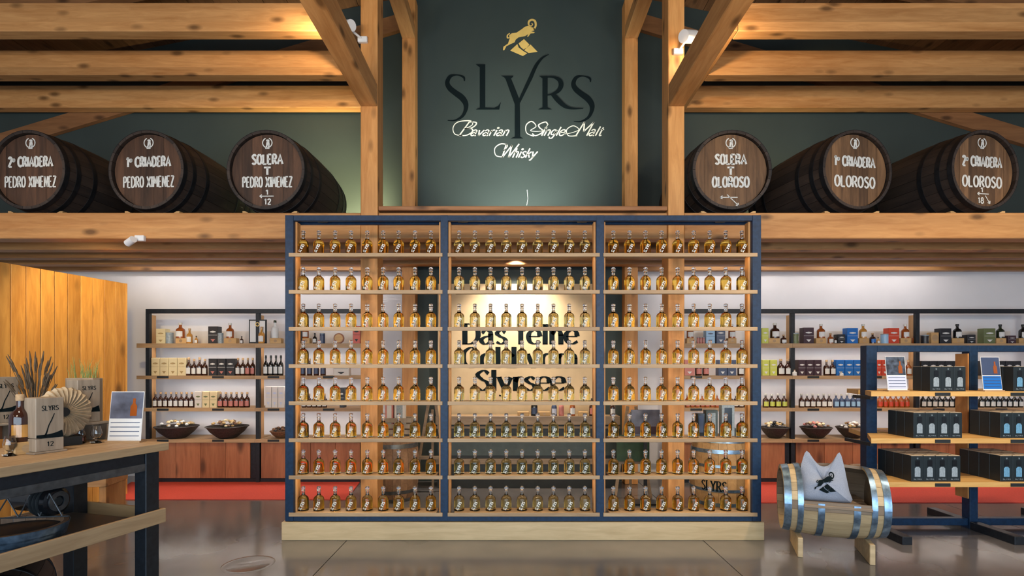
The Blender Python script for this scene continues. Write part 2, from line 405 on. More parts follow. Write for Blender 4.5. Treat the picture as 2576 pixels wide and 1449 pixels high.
# ------------------------------------------------------------------ stroke lettering
def cr(pts, k=6, closed=False):
    out = []; n = len(pts)
    if n < 3: return list(pts)
    g = (lambda i: pts[i % n]) if closed else (lambda i: pts[max(0, min(n-1, i))])
    for i in range(n if closed else n-1):
        a, b, c, d = g(i-1), g(i), g(i+1), g(i+2)
        for j in range(k):
            t = j/k
            out.append(tuple(0.5*((2*b[q])+(-a[q]+c[q])*t+(2*a[q]-5*b[q]+4*c[q]-d[q])*t*t+(-a[q]+3*b[q]-3*c[q]+d[q])*t**3) for q in range(len(b))))
    out.append(pts[0] if closed else pts[-1]); return out
C = 'c'; P = 'p'
OV = lambda x0, x1, y0, y1: [((x0+x1)/2+(x1-x0)/2*math.sin(t), (y0+y1)/2+(y1-y0)/2*math.cos(t)) for t in [2*PI*i/16 for i in range(17)]]
G = {
 'A': (.72, [(P, [(.03, 0), (.36, 1), (.69, 0)]), (P, [(.15, .34), (.57, .34)])]),
 'B': (.62, [(P, [(.08, 0), (.08, 1)]), (C, [(.08, 1), (.42, .97), (.5, .76), (.38, .55), (.08, .52)]), (C, [(.08, .52), (.46, .49), (.58, .26), (.42, .03), (.08, 0)])]),
 'C': (.64, [(C, [(.6, .82), (.38, 1), (.1, .8), (.03, .5), (.1, .2), (.38, 0), (.6, .18)])]),
 'D': (.68, [(P, [(.08, 0), (.08, 1)]), (C, [(.08, 1), (.38, .97), (.62, .7), (.62, .3), (.38, .03), (.08, 0)])]),
 'E': (.56, [(P, [(.52, 1), (.07, 1)]), (P, [(.07, 1), (.07, 0)]), (P, [(.07, 0), (.53, 0)]), (P, [(.07, .52), (.42, .52)])]),
 'G': (.70, [(C, [(.62, .82), (.38, 1), (.1, .8), (.03, .5), (.1, .2), (.38, 0), (.62, .16)]), (P, [(.62, .12), (.62, .45), (.4, .45)])]),
 'I': (.20, [(P, [(.1, 0), (.1, 1)])]),
 'L': (.54, [(P, [(.07, 1), (.07, 0)]), (P, [(.07, 0), (.52, 0)])]),
 'M': (.80, [(P, [(.06, 0), (.1, 1)]), (P, [(.1, 1), (.4, .3)]), (P, [(.4, .3), (.7, 1)]), (P, [(.7, 1), (.74, 0)])]),
 'N': (.66, [(P, [(.07, 0), (.07, 1)]), (P, [(.07, 1), (.59, 0)]), (P, [(.59, 0), (.59, 1)])]),
 'O': (.66, [(P, OV(.04, .62, 0, 1))]),
 'P': (.58, [(P, [(.07, 0), (.07, 1)]), (C, [(.07, 1), (.4, .98), (.53, .76), (.4, .52), (.07, .49)])]),
 'R': (.62, [(P, [(.07, 0), (.07, 1)]), (C, [(.07, 1), (.4, .98), (.53, .76), (.4, .53), (.07, .5)]), (P, [(.28, .5), (.6, 0)])]),
 'S': (.60, [(C, [(.54, .84), (.34, 1), (.08, .8), (.26, .56), (.46, .42), (.54, .2), (.3, 0), (.05, .15)])]),
 'T': (.62, [(P, [(.31, 0), (.31, 1)]), (P, [(.02, 1), (.6, 1)])]),
 'W': (.95, [(P, [(.03, 1), (.24, 0)]), (P, [(.24, 0), (.47, .9)]), (P, [(.47, .9), (.68, 0)]), (P, [(.68, 0), (.92, 1)])]),
 'X': (.64, [(P, [(.04, 1), (.6, 0)]), (P, [(.6, 1), (.04, 0)])]),
 'Y': (.66, [(P, [(.03, 1), (.33, .5)]), (P, [(.63, 1), (.33, .5)]), (P, [(.33, .5), (.33, 0)])]),
 'Z': (.60, [(P, [(.06, 1), (.55, 1)]), (P, [(.55, 1), (.05, 0)]), (P, [(.05, 0), (.57, 0)])]),
 '1': (.36, [(P, [(.04, .74), (.2, 1)]), (P, [(.2, 1), (.2, 0)])]),
 '2': (.58, [(C, [(.06, .78), (.2, .98), (.42, .95), (.5, .7), (.3, .35), (.05, 0)]), (P, [(.05, 0), (.55, 0)])]),
 '8': (.56, [(P, OV(.1, .46, .52, 1)), (P, OV(.05, .51, 0, .52))]),
 "'": (.30, [(P, OV(.05, .22, .55, .8)), (P, [(.25, .8), (.25, .55)])]),
 ' ': (.34, []),
 'a': (.60, [(C, [(.08, .54), (.24, .68), (.42, .6), (.45, .44)]), (P, [(.45, .46), (.45, .1)]), (C, [(.45, .1), (.5, .01), (.6, .03)]), (C, [(.45, .4), (.2, .34), (.05, .18), (.18, .0), (.36, .05), (.45, .2)])]),
 'd': (.62, [(P, [(.5, 1), (.5, 0)]), (C, [(.5, .55), (.32, .68), (.1, .55), (.04, .33), (.12, .1), (.3, 0), (.5, .14)])]),
 'e': (.58, [(P, [(.06, .37), (.53, .37)]), (C, [(.53, .37), (.47, .6), (.29, .68), (.1, .57), (.04, .34), (.12, .1), (.32, 0), (.54, .13)])]),
 'f': (.40, [(P, [(.16, 0), (.16, .8)]), (C, [(.16, .8), (.22, .97), (.38, .96)]), (P, [(.02, .66), (.36, .66)])]),
 'g': (.58, [(P, OV(.05, .45, .1, .68)), (P, [(.47, .66), (.47, -.05)]), (C, [(.47, -.05), (.38, -.28), (.15, -.28), (.08, -.12)])]),
 'h': (.60, [(P, [(.1, 0), (.1, 1)]), (C, [(.1, .48), (.25, .66), (.42, .62), (.48, .42)]), (P, [(.48, .44), (.48, 0)])]),
 'i': (.26, [(P, [(.12, 0), (.12, .66)]), (P, OV(.06, .18, .84, .96))]),
 'k': (.56, [(P, [(.1, 0), (.1, 1)]), (P, [(.46, .64), (.12, .28)]), (P, [(.24, .38), (.52, 0)])]),
 'l': (.26, [(P, [(.12, 0), (.12, 1)])]),
 'm': (.92, [(P, [(.1, 0), (.1, .66)]), (C, [(.1, .48), (.24, .66), (.4, .62), (.45, .42)]), (P, [(.45, .44), (.45, 0)]), (C, [(.45, .48), (.6, .66), (.76, .62), (.8, .42)]), (P, [(.8, .44), (.8, 0)])]),
 'n': (.60, [(P, [(.1, 0), (.1, .66)]), (C, [(.1, .48), (.25, .66), (.42, .62), (.48, .42)]), (P, [(.48, .44), (.48, 0)])]),
 'o': (.60, [(P, OV(.05, .53, 0, .68))]),
 'r': (.46, [(P, [(.12, 0), (.12, .66)]), (C, [(.12, .42), (.2, .6), (.32, .67), (.42, .6)])]),
 's': (.48, [(C, [(.42, .56), (.26, .68), (.07, .54), (.2, .38), (.36, .28), (.43, .13), (.24, 0), (.05, .1)])]),
 't': (.42, [(P, [(.18, .9), (.18, .12)]), (C, [(.18, .12), (.25, 0), (.4, .06)]), (P, [(.03, .66), (.36, .66)])]),
 'v': (.56, [(P, [(.03, .66), (.27, 0)]), (P, [(.27, 0), (.52, .66)])]),
 'y': (.56, [(P, [(.03, .66), (.28, .02)]), (C, [(.53, .66), (.28, .0), (.17, -.25), (.03, -.25)])]),
}
def lay_text(s, h, gap=0.12, shear=0.0, squeeze=1.0):
    """strokes of a line of text, baseline at 0, centred on x=0; returns (strokes, width)"""
    out = []; x = 0.0
    for ch in s:
        wdt, st = G[ch]
        for kind, pts in st:
            pts = cr(pts, 5) if kind == C else list(pts)
            out.append((kind, [((x+px+shear*py)*h*squeeze, py*h) for px, py in pts]))
        x += wdt+gap
    W = (x-gap)*h*squeeze
    return [(k, [(a-W/2, b) for a, b in p]) for k, p in out], W
def fit_text(mb, s, x0, x1, base, h, fn, thin, thick=None, gap=0.12, shear=0.0, serif=False, depth=0.0):
    """write s between x0 and x1 on the baseline"""
    st, W = lay_text(s, h, gap, shear)
    k = (x1-x0)/W; cx = (x0+x1)/2
    thick = thin if thick is None else thick
    for kind, p in st:
        p = [(cx+a*k, base+b) for a, b in p]
        if len(p) == 2 or kind == P and len(p) < 6:
            q = []
            for a, b in zip(p, p[1:]): q += [a, ((a[0]+b[0])/2, (a[1]+b[1])/2)]
            p2 = p
        else: p2 = p
        mb.stroke(p2, fn, lambda i, dx, dy: thin+(thick-thin)*abs(dy)**1.5, depth)
        if serif and kind == P and len(p2) == 2:
            for a, b in ((p2[0], p2[1]), (p2[1], p2[0])):
                dy = abs(a[1]-b[1]); l = math.hypot(a[0]-b[0], a[1]-b[1])
                if dy/l > 0.75: mb.stroke([(a[0]-h*.13, a[1]), (a[0]+h*.13, a[1])], fn, lambda i, dx, dy: thin*1.1, depth)
    return mb
def pen(mb, pts, fn, k, depth=0.0, n=6):
    """pts (x, y, w): smooth ribbon with its own width at each point"""
    q = cr(pts, n)
    mb.stroke([(a, b) for a, b, c in q], fn, lambda i, dx, dy: q[i][2]*k, depth)
RAM_BODY = [(598, 388), (603, 355), (645, 325), (660, 280), (655, 250), (680, 232), (725, 225), (770, 195), (800, 172), (830, 165), (870, 180), (890, 190),
            (885, 205), (855, 215), (890, 222), (880, 232), (850, 235), (830, 262), (818, 265), (830, 240), (800, 258), (740, 270), (715, 290), (705, 315), (670, 330), (630, 350), (612, 385)]
RAM_TAIL = [(657, 272, 8), (640, 274, 12), (640, 250, 11), (662, 232, 8)]
RAM_HORN = [(880, 198, 14), (897, 162, 18), (890, 122, 20), (862, 109, 18), (836, 125, 18), (834, 155, 14), (856, 166, 10), (868, 150, 9), (858, 140, 7)]
MOUNT = [[(730, 330), (742, 362), (785, 395), (820, 415), (780, 440), (665, 390)], [(850, 335), (915, 402), (832, 412), (792, 386)],
         [(790, 285), (840, 335), (815, 365), (785, 380), (757, 355), (741, 325)]]
def ram(mb, fn, depth=0.0):
    """leaping ram over a mountain, drawn in the units of its own sketch; fn maps sketch x, y"""
    mb.poly(RAM_BODY, fn, depth or None)
    pen(mb, RAM_TAIL, fn, 1.0, depth); pen(mb, RAM_HORN, fn, 1.0, depth, 5)
    for p in MOUNT: mb.poly(p, fn, depth or None)


# ================================================================== THE SETTING
YW = 7.93                                   # back wall
# floor: polished concrete slabs with open joints between them
fl = MB().box(-8.2, 8.2, -3.0, YW+0.1, -0.20, -0.03); floor = struct('floor', fl, 'black_board')
xs = [-8.2, -4.83, -1.53, 1.77, 5.07, 8.2]
for a, b in zip(xs, xs[1:]):
    for y0, y1 in ((-3.0, 1.6), (1.6, YW+0.1)):
        MB().box(a+0.004, b-0.004, y0+0.004, y1-0.004, -0.03, 0.0).build('floor_slab', 'concrete', floor)
MB().lathe([(0.0, 0.0006), (0.17, 0.0006), (0.172, 0.0012), (0.20, 0.0012), (0.202, 0.0)], 40, (X(625, 4.37), 4.37, 0)).build('floor_drain', 'concrete', floor, True)
# walls
struct('wall_back', MB().box(-8.2, 8.2, YW, YW+0.15, 0, 3.26), 'white_paint')
struct('wall_back_upper', MB().box(-8.2, 8.2, YW, YW+0.15, 3.26, 7.6), 'green_paint')
struct('wall_left', MB().box(-8.35, -8.2, -3.0, YW+0.15, 0, 5.75), 'white_paint')
struct('wall_right', MB().box(8.2, 8.35, -3.0, YW+0.15, 0, 5.75), 'white_paint')
wf = MB().box(-8.2, 8.2, -3.15, -3.0, 3.3, 7.6)
for x in (-8.2, 6.4): wf.box(x, x+1.8, -3.15, -3.0, 0, 3.3)
struct('wall_front', wf, 'white_paint')
struct('trim_1', MB().box(-6.4, 6.4, -3.12, -3.0, 3.2, 3.3).box(-6.4, 6.4, -3.12, -3.0, 0, 0.08)
       .box(-6.4, -6.32, -3.12, -3.0, 0.08, 3.2).box(6.32, 6.4, -3.12, -3.0, 0.08, 3.2).box(-2.17, -2.09, -3.12, -3.0, 0.08, 3.2).box(2.09, 2.17, -3.12, -3.0, 0.08, 3.2), 'steel_black')
# central dark green sign wall between the rear posts
YP = 7.56
XL0, XL1 = X(1012, 7.38), X(1045, 7.38); XR0, XR1 = X(1571, 7.38), X(1604, 7.38)
signwall = struct('wall_centre', MB().box(XL1-0.04, XR0+0.04, YP, YW-0.01, 0, 7.3), 'green_paint')
# roof
def roofz(x, base=7.42, k=0.20): return base-k*abs(x-0.13)
ce = bpy.data.objects.new('ceiling', None); COL.objects.link(ce); ce['kind'] = 'structure'
pw = 0.30
nb = 28
for side in (-1, 1):
    for i in range(nb):
        a = 0.13+side*i*pw; b = 0.13+side*((i+1)*pw-0.008)
        m = MB(); y0, y1 = -3.15, YW+0.15
        za, zb = roofz(a), roofz(b); t = 0.05
        pts = [(a, za), (b, zb), (b, zb+t), (a, za+t)]
        m.v = [(p[0], y0, p[1]) for p in pts]+[(p[0], y1, p[1]) for p in pts]
        m.f = [(0, 1, 2, 3), (7, 6, 5, 4), (0, 4, 5, 1), (1, 5, 6, 2), (2, 6, 7, 3), (3, 7, 4, 0)]
        m.build('roof_board', 'roof_board', ce)
struct('roof', MB().box(-8.6, 8.7, -3.2, YW+0.2, 7.75, 7.85), 'black_board')
def beam(name, label, mb, mat, group, smooth=False, cat='beam'):
    return tag(mb.build(name, mat, None, smooth), label, cat, group)
ry = [(0.6, 'nearest the shop front'), (2.4, 'second from the shop front'), (4.1, 'over the bottle rack'), (5.72, 'above the front posts'), (6.62, 'between the posts'), (7.855, 'against the green rear wall')]
for y, wh in ry:
    for side, sn in ((-1, 'left'), (1, 'right')):
        a, b = 0.13, 0.13+side*8.05; m = MB(); t = 0.24; rear = y > 7.8; dy = 0.07 if rear else 0.14
        rz_ = (lambda x: roofz(x, 7.32, 0.30)) if rear else roofz
        pts = [(a, rz_(a)-t), (b, rz_(b)-t), (b, rz_(b)), (a, rz_(a))]
        m.v = [(p[0], y, p[1]) for p in pts]+[(p[0], y+dy, p[1]) for p in pts]
        m.f = [(0, 1, 2, 3), (7, 6, 5, 4), (0, 4, 5, 1), (1, 5, 6, 2), (2, 6, 7, 3), (3, 7, 4, 0)]
        beam('roof_rafter', f'sloping spruce rafter on the {sn} roof slope, {wh}', m, 'rafter_wood', 'roof rafters')
# front posts, rear posts
PLX0, PLX1 = X(907, 5.68), X(950, 5.68); PRX0, PRX1 = X(1681, 5.68), X(1722, 5.68)
tag(MB().box(PLX0, PLX1, 5.68, 5.92, 0, 6.74, 0.006).build('timber_post', 'spruce_Z'), 'tall spruce post left of centre behind the bottle rack', 'post', 'front timber posts')
tag(MB().box(PRX0, PRX1, 5.68, 5.92, 0, 6.74, 0.006).build('timber_post', 'spruce_Z'), 'tall spruce post right of centre behind the bottle rack', 'post', 'front timber posts')
tag(MB().box(XL0, XL1, 7.36, 7.56, 0, 6.70, 0.006).build('timber_post', 'spruce_Z'), 'slimmer spruce post at the left edge of the green sign wall', 'post', 'rear timber posts')
tag(MB().box(XR0, XR1, 7.36, 7.56, 0, 6.66, 0.006).build('timber_post', 'spruce_Z'), 'slimmer spruce post at the right edge of the green sign wall', 'post', 'rear timber posts')
# long beams running from the posts towards the viewer
z0 = Z(268, 5.68)
for x0, x1, sn in ((PLX0, PLX1, 'left'), (PRX0, PRX1, 'right')):
    beam('long_beam', f'spruce beam running forward overhead from the {sn} front post', MB().box(x0, x1, 0.2, 5.675, z0, z0+0.23, 0.008), 'spruce_Y', 'beams running forward from the front posts')
z1 = Z(97, 7.36)
for x0, x1, sn in ((XL0, XL1, 'left'), (XR0, XR1, 'right')):
    beam('long_beam', f'short spruce beam running forward from the top of the {sn} rear post', MB().box(x0, x1, 5.95, 7.355, z1, z1+0.18, 0.008), 'spruce_Y', 'beams running forward from the rear posts')
# tie beams across the side aisles (upper) with the plates they end on
ZT = Z(78, 5.94)
EL, ER = -2.12, 2.50
for Yb, wh in ((5.94, 'nearest and topmost'), (6.83, 'middle'), (7.68, 'rearmost and lowest')):
    for sn, a, b in (('left', -8.2, EL), ('right', ER, 8.2)):
        beam('tie_beam', f'knotty spruce tie beam above the {sn} barrels, {wh} of three', MB().box(a, b, Yb, Yb+0.16, ZT, ZT+0.315, 0.008), 'spruce_X', 'tie beams over the barrels')
for sn, a in (('left', EL), ('right', ER-0.10)):
    beam('plate_beam', f'spruce plate joining the inner ends of the {sn} tie beams', MB().box(a, a+0.10, 5.935, 7.86, ZT, ZT+0.30, 0.006), 'spruce_Y', 'plates at the tie beam ends')
# mezzanine girder and joists
ZG0, ZG1 = Z(600, 5.70), Z(535, 5.70)
segs = ((-8.2, PLX0-0.002, 'left'), (PLX1+0.002, PRX0-0.002, 'centre'), (PRX1+0.002, 8.2, 'right'))
for a, b, sn in segs:
    lab = {'left': 'deep spruce girder carrying the Pedro Ximenez barrels at left', 'centre': 'deep spruce girder between the two front posts',
           'right': 'deep spruce girder carrying the Oloroso barrels at right'}[sn]
    beam('girder', lab, MB().box(a, b, 5.70, 5.88, ZG0, ZG1, 0.008), 'girder_wood', 'front girder lengths')
for Yj, wh in ((6.236, 'first behind the girder'), (6.70, 'second behind the girder'), (7.13, 'third behind the girder')):
    beam('joist', f'full width spruce joist under the barrel deck, {wh}', MB().box(-8.2, 8.2, Yj, Yj+0.16, ZG0, ZG1-0.03, 0.008), 'joist_wood_shaded', 'joists under the barrel deck')
struct('floor_upper', MB().box(-8.2, 8.2, 5.885, 7.355, ZG1-0.028, ZG1+0.02), 'roof_board')
struct('trim_2', MB().box(-8.2, 8.2, 7.80, YW-0.001, 3.02, 3.26), 'spruce_X')
tag(MB().box(PLX1+0.004, PRX0-0.004, 5.69, 5.93, ZG1+0.022, Z(518, 5.69), 0.006).build('railing_board', 'spruce_red'), 'dark reddish board lying on the centre girder below the green sign', 'board')

# lettering on the green wall
fnS = lambda u, v, d: (X(1100+u/3.6227, YP), YP-0.004-d*0.004, Z(20+v/3.6227, YP))
SS = [(248, 668, 9), (240, 632, 20), (180, 612, 11), (120, 625, 30), (92, 680, 40), (112, 730, 48), (165, 775, 52), (225, 820, 56), (260, 875, 48), (257, 935, 34), (225, 992, 24), (160, 1026, 13), (95, 1026, 5)]
lg = MB(); k = 1.0*YP/FPX/3.6227
LO = [0]
def fnp(u, v, d):
    a = fnS(u, v, d); return (a[0], a[1]-LO[0]*0.0006, a[2])
LO[0] += 1; pen(lg, SS, fnp, 1.0); LO[0] += 1; pen(lg, [(x+1148, y+10, w) for x, y, w in SS], fnp, 1.0)
def rect(m, x0, x1, y0, y1): m.poly([(x0, y0), (x1, y0), (x1, y1), (x0, y1)], fnp)
LO[0] += 1; rect(lg, 388, 438, 515, 915); LO[0] += 1; lg.poly([(350, 515), (438, 515), (438, 545), (390, 545)], fnp); LO[0] += 1; lg.poly([(350, 928), (390, 908), (438, 908), (520, 912), (555, 895), (580, 860), (565, 928)], fnp)
LO[0] += 1; lg.poly([(580, 620), (695, 620), (690, 632), (672, 645), (752, 845), (756, 1175), (785, 1192), (668, 1192), (706, 1175), (706, 880), (622, 650), (608, 634)], fnp)
LO[0] += 1; pen(lg, [(745, 860, 26), (800, 745, 30), (850, 640, 34), (900, 530, 30), (950, 465, 20), (990, 438, 12), (1018, 427, 3)], fnp, 1.0)
LO[0] += 1; rect(lg, 958, 1005, 625, 915); LO[0] += 1; lg.poly([(925, 622), (1005, 622), (1005, 645), (958, 645)], fnp); LO[0] += 1; lg.poly([(918, 928), (958, 908), (1005, 908), (1045, 928)], fnp)
LO[0] += 1; pen(lg, [(1000, 632, 14), (1060, 634, 20), (1113, 662, 38), (1127, 712, 44), (1098, 762, 34), (1040, 790, 16), (1000, 797, 12)], fnp, 1.0)
LO[0] += 1; pen(lg, [(1052, 788, 40), (1105, 848, 46), (1160, 896, 36), (1225, 918, 20), (1330, 920, 6)], fnp, 1.0)
lg.build('lettering', 'ink', signwall)
gm = MB(); ram(gm, fnS); gm.build('ram_emblem', 'gold', signwall)
sc_ = MB()
fnT = lambda u, v, d: fnS(u, -v, d)
def script(s, x0, x1, base, h): fit_text(sc_, s, x0, x1, -base, h, fnT, 9.0, 13.0, gap=0.02, shear=0.5)
def sw(pts): pen(sc_, pts, fnS, 1.35)
script('B', 185, 300, 1165, 125); script('avarian', 296, 640, 1165, 78)
sw([(230, 1165, 7), (160, 1150, 6), (145, 1090, 6), (190, 1040, 7), (300, 1030, 8), (320, 1065, 6), (260, 1100, 5)])
sc_.build('script_lettering', 'script_white', signwall); sc_ = MB()
script('S', 845, 945, 1165, 125); script('ingle', 940, 1150, 1165, 80)
sw([(880, 1170, 7), (815, 1140, 6), (810, 1070, 7), (860, 1035, 8), (900, 1080, 6), (850, 1120, 5), (960, 1120, 4), (1010, 1060, 5)])
script('M', 1255, 1370, 1165, 125); script('alt', 1372, 1495, 1165, 84)
sw([(1275, 1165, 7), (1195, 1165, 6), (1180, 1110, 6), (1240, 1075, 6), (1290, 1110, 5), (1220, 1140, 4), (1150, 1150, 4)])
sc_.build('script_lettering', 'script_white', signwall); sc_ = MB()
script('W', 560, 685, 1365, 125); script('hisky', 678, 890, 1365, 84)
sw([(600, 1360, 7), (535, 1345, 6), (525, 1280, 6), (580, 1240, 8), (640, 1255, 6), (600, 1310, 5)])
sc_.build('script_lettering', 'script_white', signwall)
wr = MB(); wr.tube([(X(1325, YP), YP-0.006, Z(517, YP)), (X(1328, YP), YP-0.008, Z(500, YP)), (X(1326, YP), YP-0.006, Z(478, YP))], 0.004, 5); wr.build('cable_end', 'white_plastic', signwall)

# kraft panel with the slogan
YK = 7.50
kp = thing('slogan_panel', 'brown kraft panel with black slogan hung on the green wall behind the rack', 'panel', (X(1300, YK), YK, Z(1042, YK)))
MB().box(X(1101, YK), X(1502, YK), YK, YK+0.05, Z(1046, YK), Z(714, YK), 0.004).build('board', 'kraft', kp)
fnK = lambda u, v, d: (X(u, YK), YK-0.003, Z(-v, YK))
fit_text(MB(), 'Das feine', 1165, 1455, -865, 50, fnK, 2.6, 13.0, gap=0.05, serif=True).build('lettering', 'ink', kp)
fit_text(MB(), 'Gold vom', 1164, 1453, -924, 50, fnK, 2.6, 13.0, gap=0.05, serif=True).build('lettering', 'ink', kp)
fit_text(MB(), 'Slyrsee', 1197, 1422, -982, 50, fnK, 2.6, 13.0, gap=0.05, serif=True).build('lettering', 'ink', kp)
light('panel_spot', 'SPOT', (0.05, 7.0, 3.02), (0.08, 7.5, 1.7), 260, NEUT, 0.04, 120, 0.9)

# ------------------------------------------------------------------ hidden working lights of the place
def uplight(px, Y, label, tgt, p, col=(1.0, 0.86, 0.45)):
    t = thing('uplight', label, 'lamp', (X(px, Y), Y, ZG1+0.02), group='uplights on the barrel deck')
    MB().lathe([(0, 0), (0.05, 0), (0.05, 0.09), (0.042, 0.1), (0.042, 0.095), (0, 0.095)], 16).build('housing', 'steel_black', t, True, True)
    MB().lathe([(0, 0.096), (0.04, 0.096), (0, 0.0965)], 16).build('lens', 'lens_glow', t, False, True)
    light('uplight_beam', 'SPOT', (X(px, Y), Y, ZG1+0.13), tgt, p, col, 0.03, 110, 0.9)
uplight(905, 7.25, 'small uplight on the deck beside the left front post', (X(880, YW), YW, 3.9), 430)
uplight(1935, 7.25, 'small uplight on the deck between the Oloroso barrels', (X(1930, YW), YW, 4.0), 60)
uplight(1310, 6.35, 'small uplight on the deck below the green sign', (0.1, YP, 4.35), 265, (0.95, 1.0, 0.84))
# battens between the joists, over the wall shelves
for i, (x0, x1, wh) in enumerate(((-5.6, -3.9, 'outer left'), (-3.6, -1.9, 'inner left'), (2.2, 4.0, 'inner right'), (4.3, 6.2, 'outer right'))):
    for Yb, pos in ((7.52, 'close to the wall'),):
        t = thing('ceiling_batten', f'slim light batten between the joists, {wh} {pos}', 'lamp', ((x0+x1)/2, Yb, 3.17), group='light battens between the joists')
        MB().box(x0, x1, Yb-0.03, Yb+0.03, 3.17, 3.205).build('housing', 'white_plastic', t)
        MB().box(x0+0.02, x1-0.02, Yb-0.025, Yb+0.025, 3.16, 3.169).build('diffuser', 'led_white', t)

# spotlights in view
def spot_can(name, label, loc, direction, L=0.17, r=0.055, mount=(0, 0.06, -0.02)):
    t = thing(name, label, 'spotlight', loc, group='white spotlights')
    d = Vector(direction).normalized(); p = Vector((0, 0, 0))
    MB().cyl(p-d*L/2, p+d*L/2, r, r, 20).build('can', 'white_plastic', t, True, True)
    MB().cyl(p+d*(L/2), p+d*(L/2+0.003), r*0.85, r*0.85, 20).build('lens', 'lens_glow', t, False, True)
    q = p+Vector(mount)
    MB().tube([p, p+(q-p)*0.6, q], 0.012, 8).build('arm', 'white_plastic', t, True, True)
    MB().box(q.x-0.05, q.x+0.05, q.y-0.02, q.y+0.02, q.z-0.03, q.z+0.03, 0.005).build('adapter', 'white_plastic', t, False, True)
    return t
sx, sz = X(1733, 5.50), Z(92, 5.50)
spot_can('spotlight', 'white cylindrical spotlight on the right front post, half behind the overhead beam', (sx, 5.50, sz), (0.75, 0.55, 0.30), 0.19, 0.062, (-0.06, 0.161, -0.06))
light('spot_beam', 'SPOT', (sx+0.13, 5.62, sz+0.04), (3.3, 6.8, 5.25), 110, WARM, 0.05, 85, 0.8)
light('spot_wash', 'POINT', (sx-0.02, 5.45, sz-0.13), (0, 0, 0), 5, WARM, 0.03)
sx, sz = X(872, 5.50), Z(66, 5.50)
spot_can('spotlight', 'white spotlight by the left front post, mostly hidden by the overhead beam', (sx, 5.50, sz), (-0.75, 0.55, 0.25), 0.17, 0.055, (0.12, 0.161, -0.04))
light('spot_beam', 'SPOT', (sx-0.13, 5.62, sz+0.03), (-3.0, 6.8, 5.2), 120, WARM, 0.05, 85, 0.8)
sx, sz = X(328, 5.62), Z(607, 5.62)
spot_can('spotlight', 'small white spotlight under the left girder, aimed at the larch wall', (sx, 5.62, sz), (-0.8, 0.3, -0.35), 0.10, 0.036, (0.06, 0.061, 0.045))
light('spot_beam', 'SPOT', (sx-0.10, 5.60, sz-0.05), (-4.95, 6.35, 1.9), 70, (1.0, 0.70, 0.30), 0.04, 110, 0.7)

# ------------------------------------------------------------------ larch clad partition at left
pa = Vector((X(-60, 5.18), 5.18)); pb_ = Vector((X(316, 6.75), 6.75))
LZ = 2.66
part = thing('wall_partition', None, None, (pb_.x, pb_.y, 0)); part['kind'] = 'structure'
dv = (pb_-pa); Lp = dv.length; dv.normalize(); nv = Vector((-dv.y, dv.x))
ang = math.atan2(dv.y, dv.x)
part.rotation_euler = (0, 0, ang); WLOC.pop(part.name, None)
m = MB().box(-Lp-0.6, 0.0, 0.03, 0.16, 0, LZ-0.002); m.build('core', 'cabinet_wood', part, local=True)
wd = 0.145; npk = int((Lp+0.6)/wd)
for i in range(npk):
    x1 = -i*wd; x0 = x1-wd+0.006
    MB().box(x0, x1, 0.0 + random.uniform(-0.003, 0.003), 0.028, 0, LZ, 0.003).build('plank', 'larch_plank', part, local=True)
MB().box(0.002, 0.022, -0.004, 0.16, 0, LZ, 0.002).build('edge_board', 'larch_plank', part, local=True)

# red runners on the floor
def runner(name, pts, label):
    m = MB(); m.poly(pts, lambda u, v, d: (u, v, 0.001+0.010*(1-d)), 1.0)
    return tag(m.build(name, 'carpet_red'), label, 'carpet', 'red runners')
y0, y1 = floorY(1258), 7.47
runner('carpet_runner', [(X(268, y0), y0), (X(872, y0), y0), (X(905, y1), y1), (X(330, y1), y1)], 'red carpet runner before the left wall shelves')
y0 = floorY(1266)
runner('carpet_runner', [(X(1905, y0), y0), (8.0, y0), (8.0, y1), (X(1890, y1), y1)], 'red carpet runner before the right wall shelves')

# ================================================================== CENTRAL BOTTLE RACK
YR = 4.985
rack = thing('bottle_rack', 'wide blue-black steel display rack of three bays on a pale oak plinth', 'rack', (X(1316, YR), YR, 0))
RZ0, RZ1 = 0.172, Z(541, YR)
XA = [(717, 738), (1108, 1127), (1500, 1520), (1893, 1915)]
YB = YR+0.17
for a, b in XA:
    MB().box(X(a, YR), X(b, YR), YR, YR+0.045, RZ0, RZ1, 0.003).build('upright', 'steel_sky_tint', rack)
    MB().box(X(a, YR), X(b, YR), YB-0.045, YB, RZ0, RZ1, 0.003).build('upright', 'steel_sky_tint', rack)
for yy in (YR+0.001, YB-0.041):
    MB().box(X(738, YR), X(1893, YR), yy, yy+0.04, Z(555, YR), RZ1-0.001, 0.003).build('top_rail', 'steel_sky_tint', rack)
    MB().box(X(738, YR), X(1893, YR), yy, yy+0.04, RZ0, Z(1299, YR), 0.003).build('bottom_rail', 'steel_sky_tint', rack)
MB().box(X(738, YR), X(1893, YR), YR+0.045, YB-0.045, RZ1-0.025, RZ1-0.012).build('top_board', 'oak_X', rack)
for a, b, sgn in ((738, None, 1), (1127, None, 1), (1500, None, -1), (1893, None, -1), (1108, None, -1), (1520, None, 1)):
    x = X(a, YR); MB().box(x, x+sgn*0.018, YR+0.046, YB-0.046, Z(1299, YR)+0.001, Z(555, YR)-0.001).build('side_board', 'spruce_Z', rack)
MB().box(X(708, 4.97), X(1923, 4.97), 4.97, YB+0.04, 0.0, 0.168, 0.004).build('plinth', 'plinth_oak', rack)
SZ = [Z(636, YR-0.01)-i*0.3443 for i in range(8)]
BAYS = [(726, 1113, [763, 802, 843, 883, 924, 964, 1003, 1044, 1084], 'left'), (1126, 1509, [1155+39.55*i for i in range(9)], 'middle'), (1518, 1906, [1543+40.4*i for i in range(9)], 'right')]
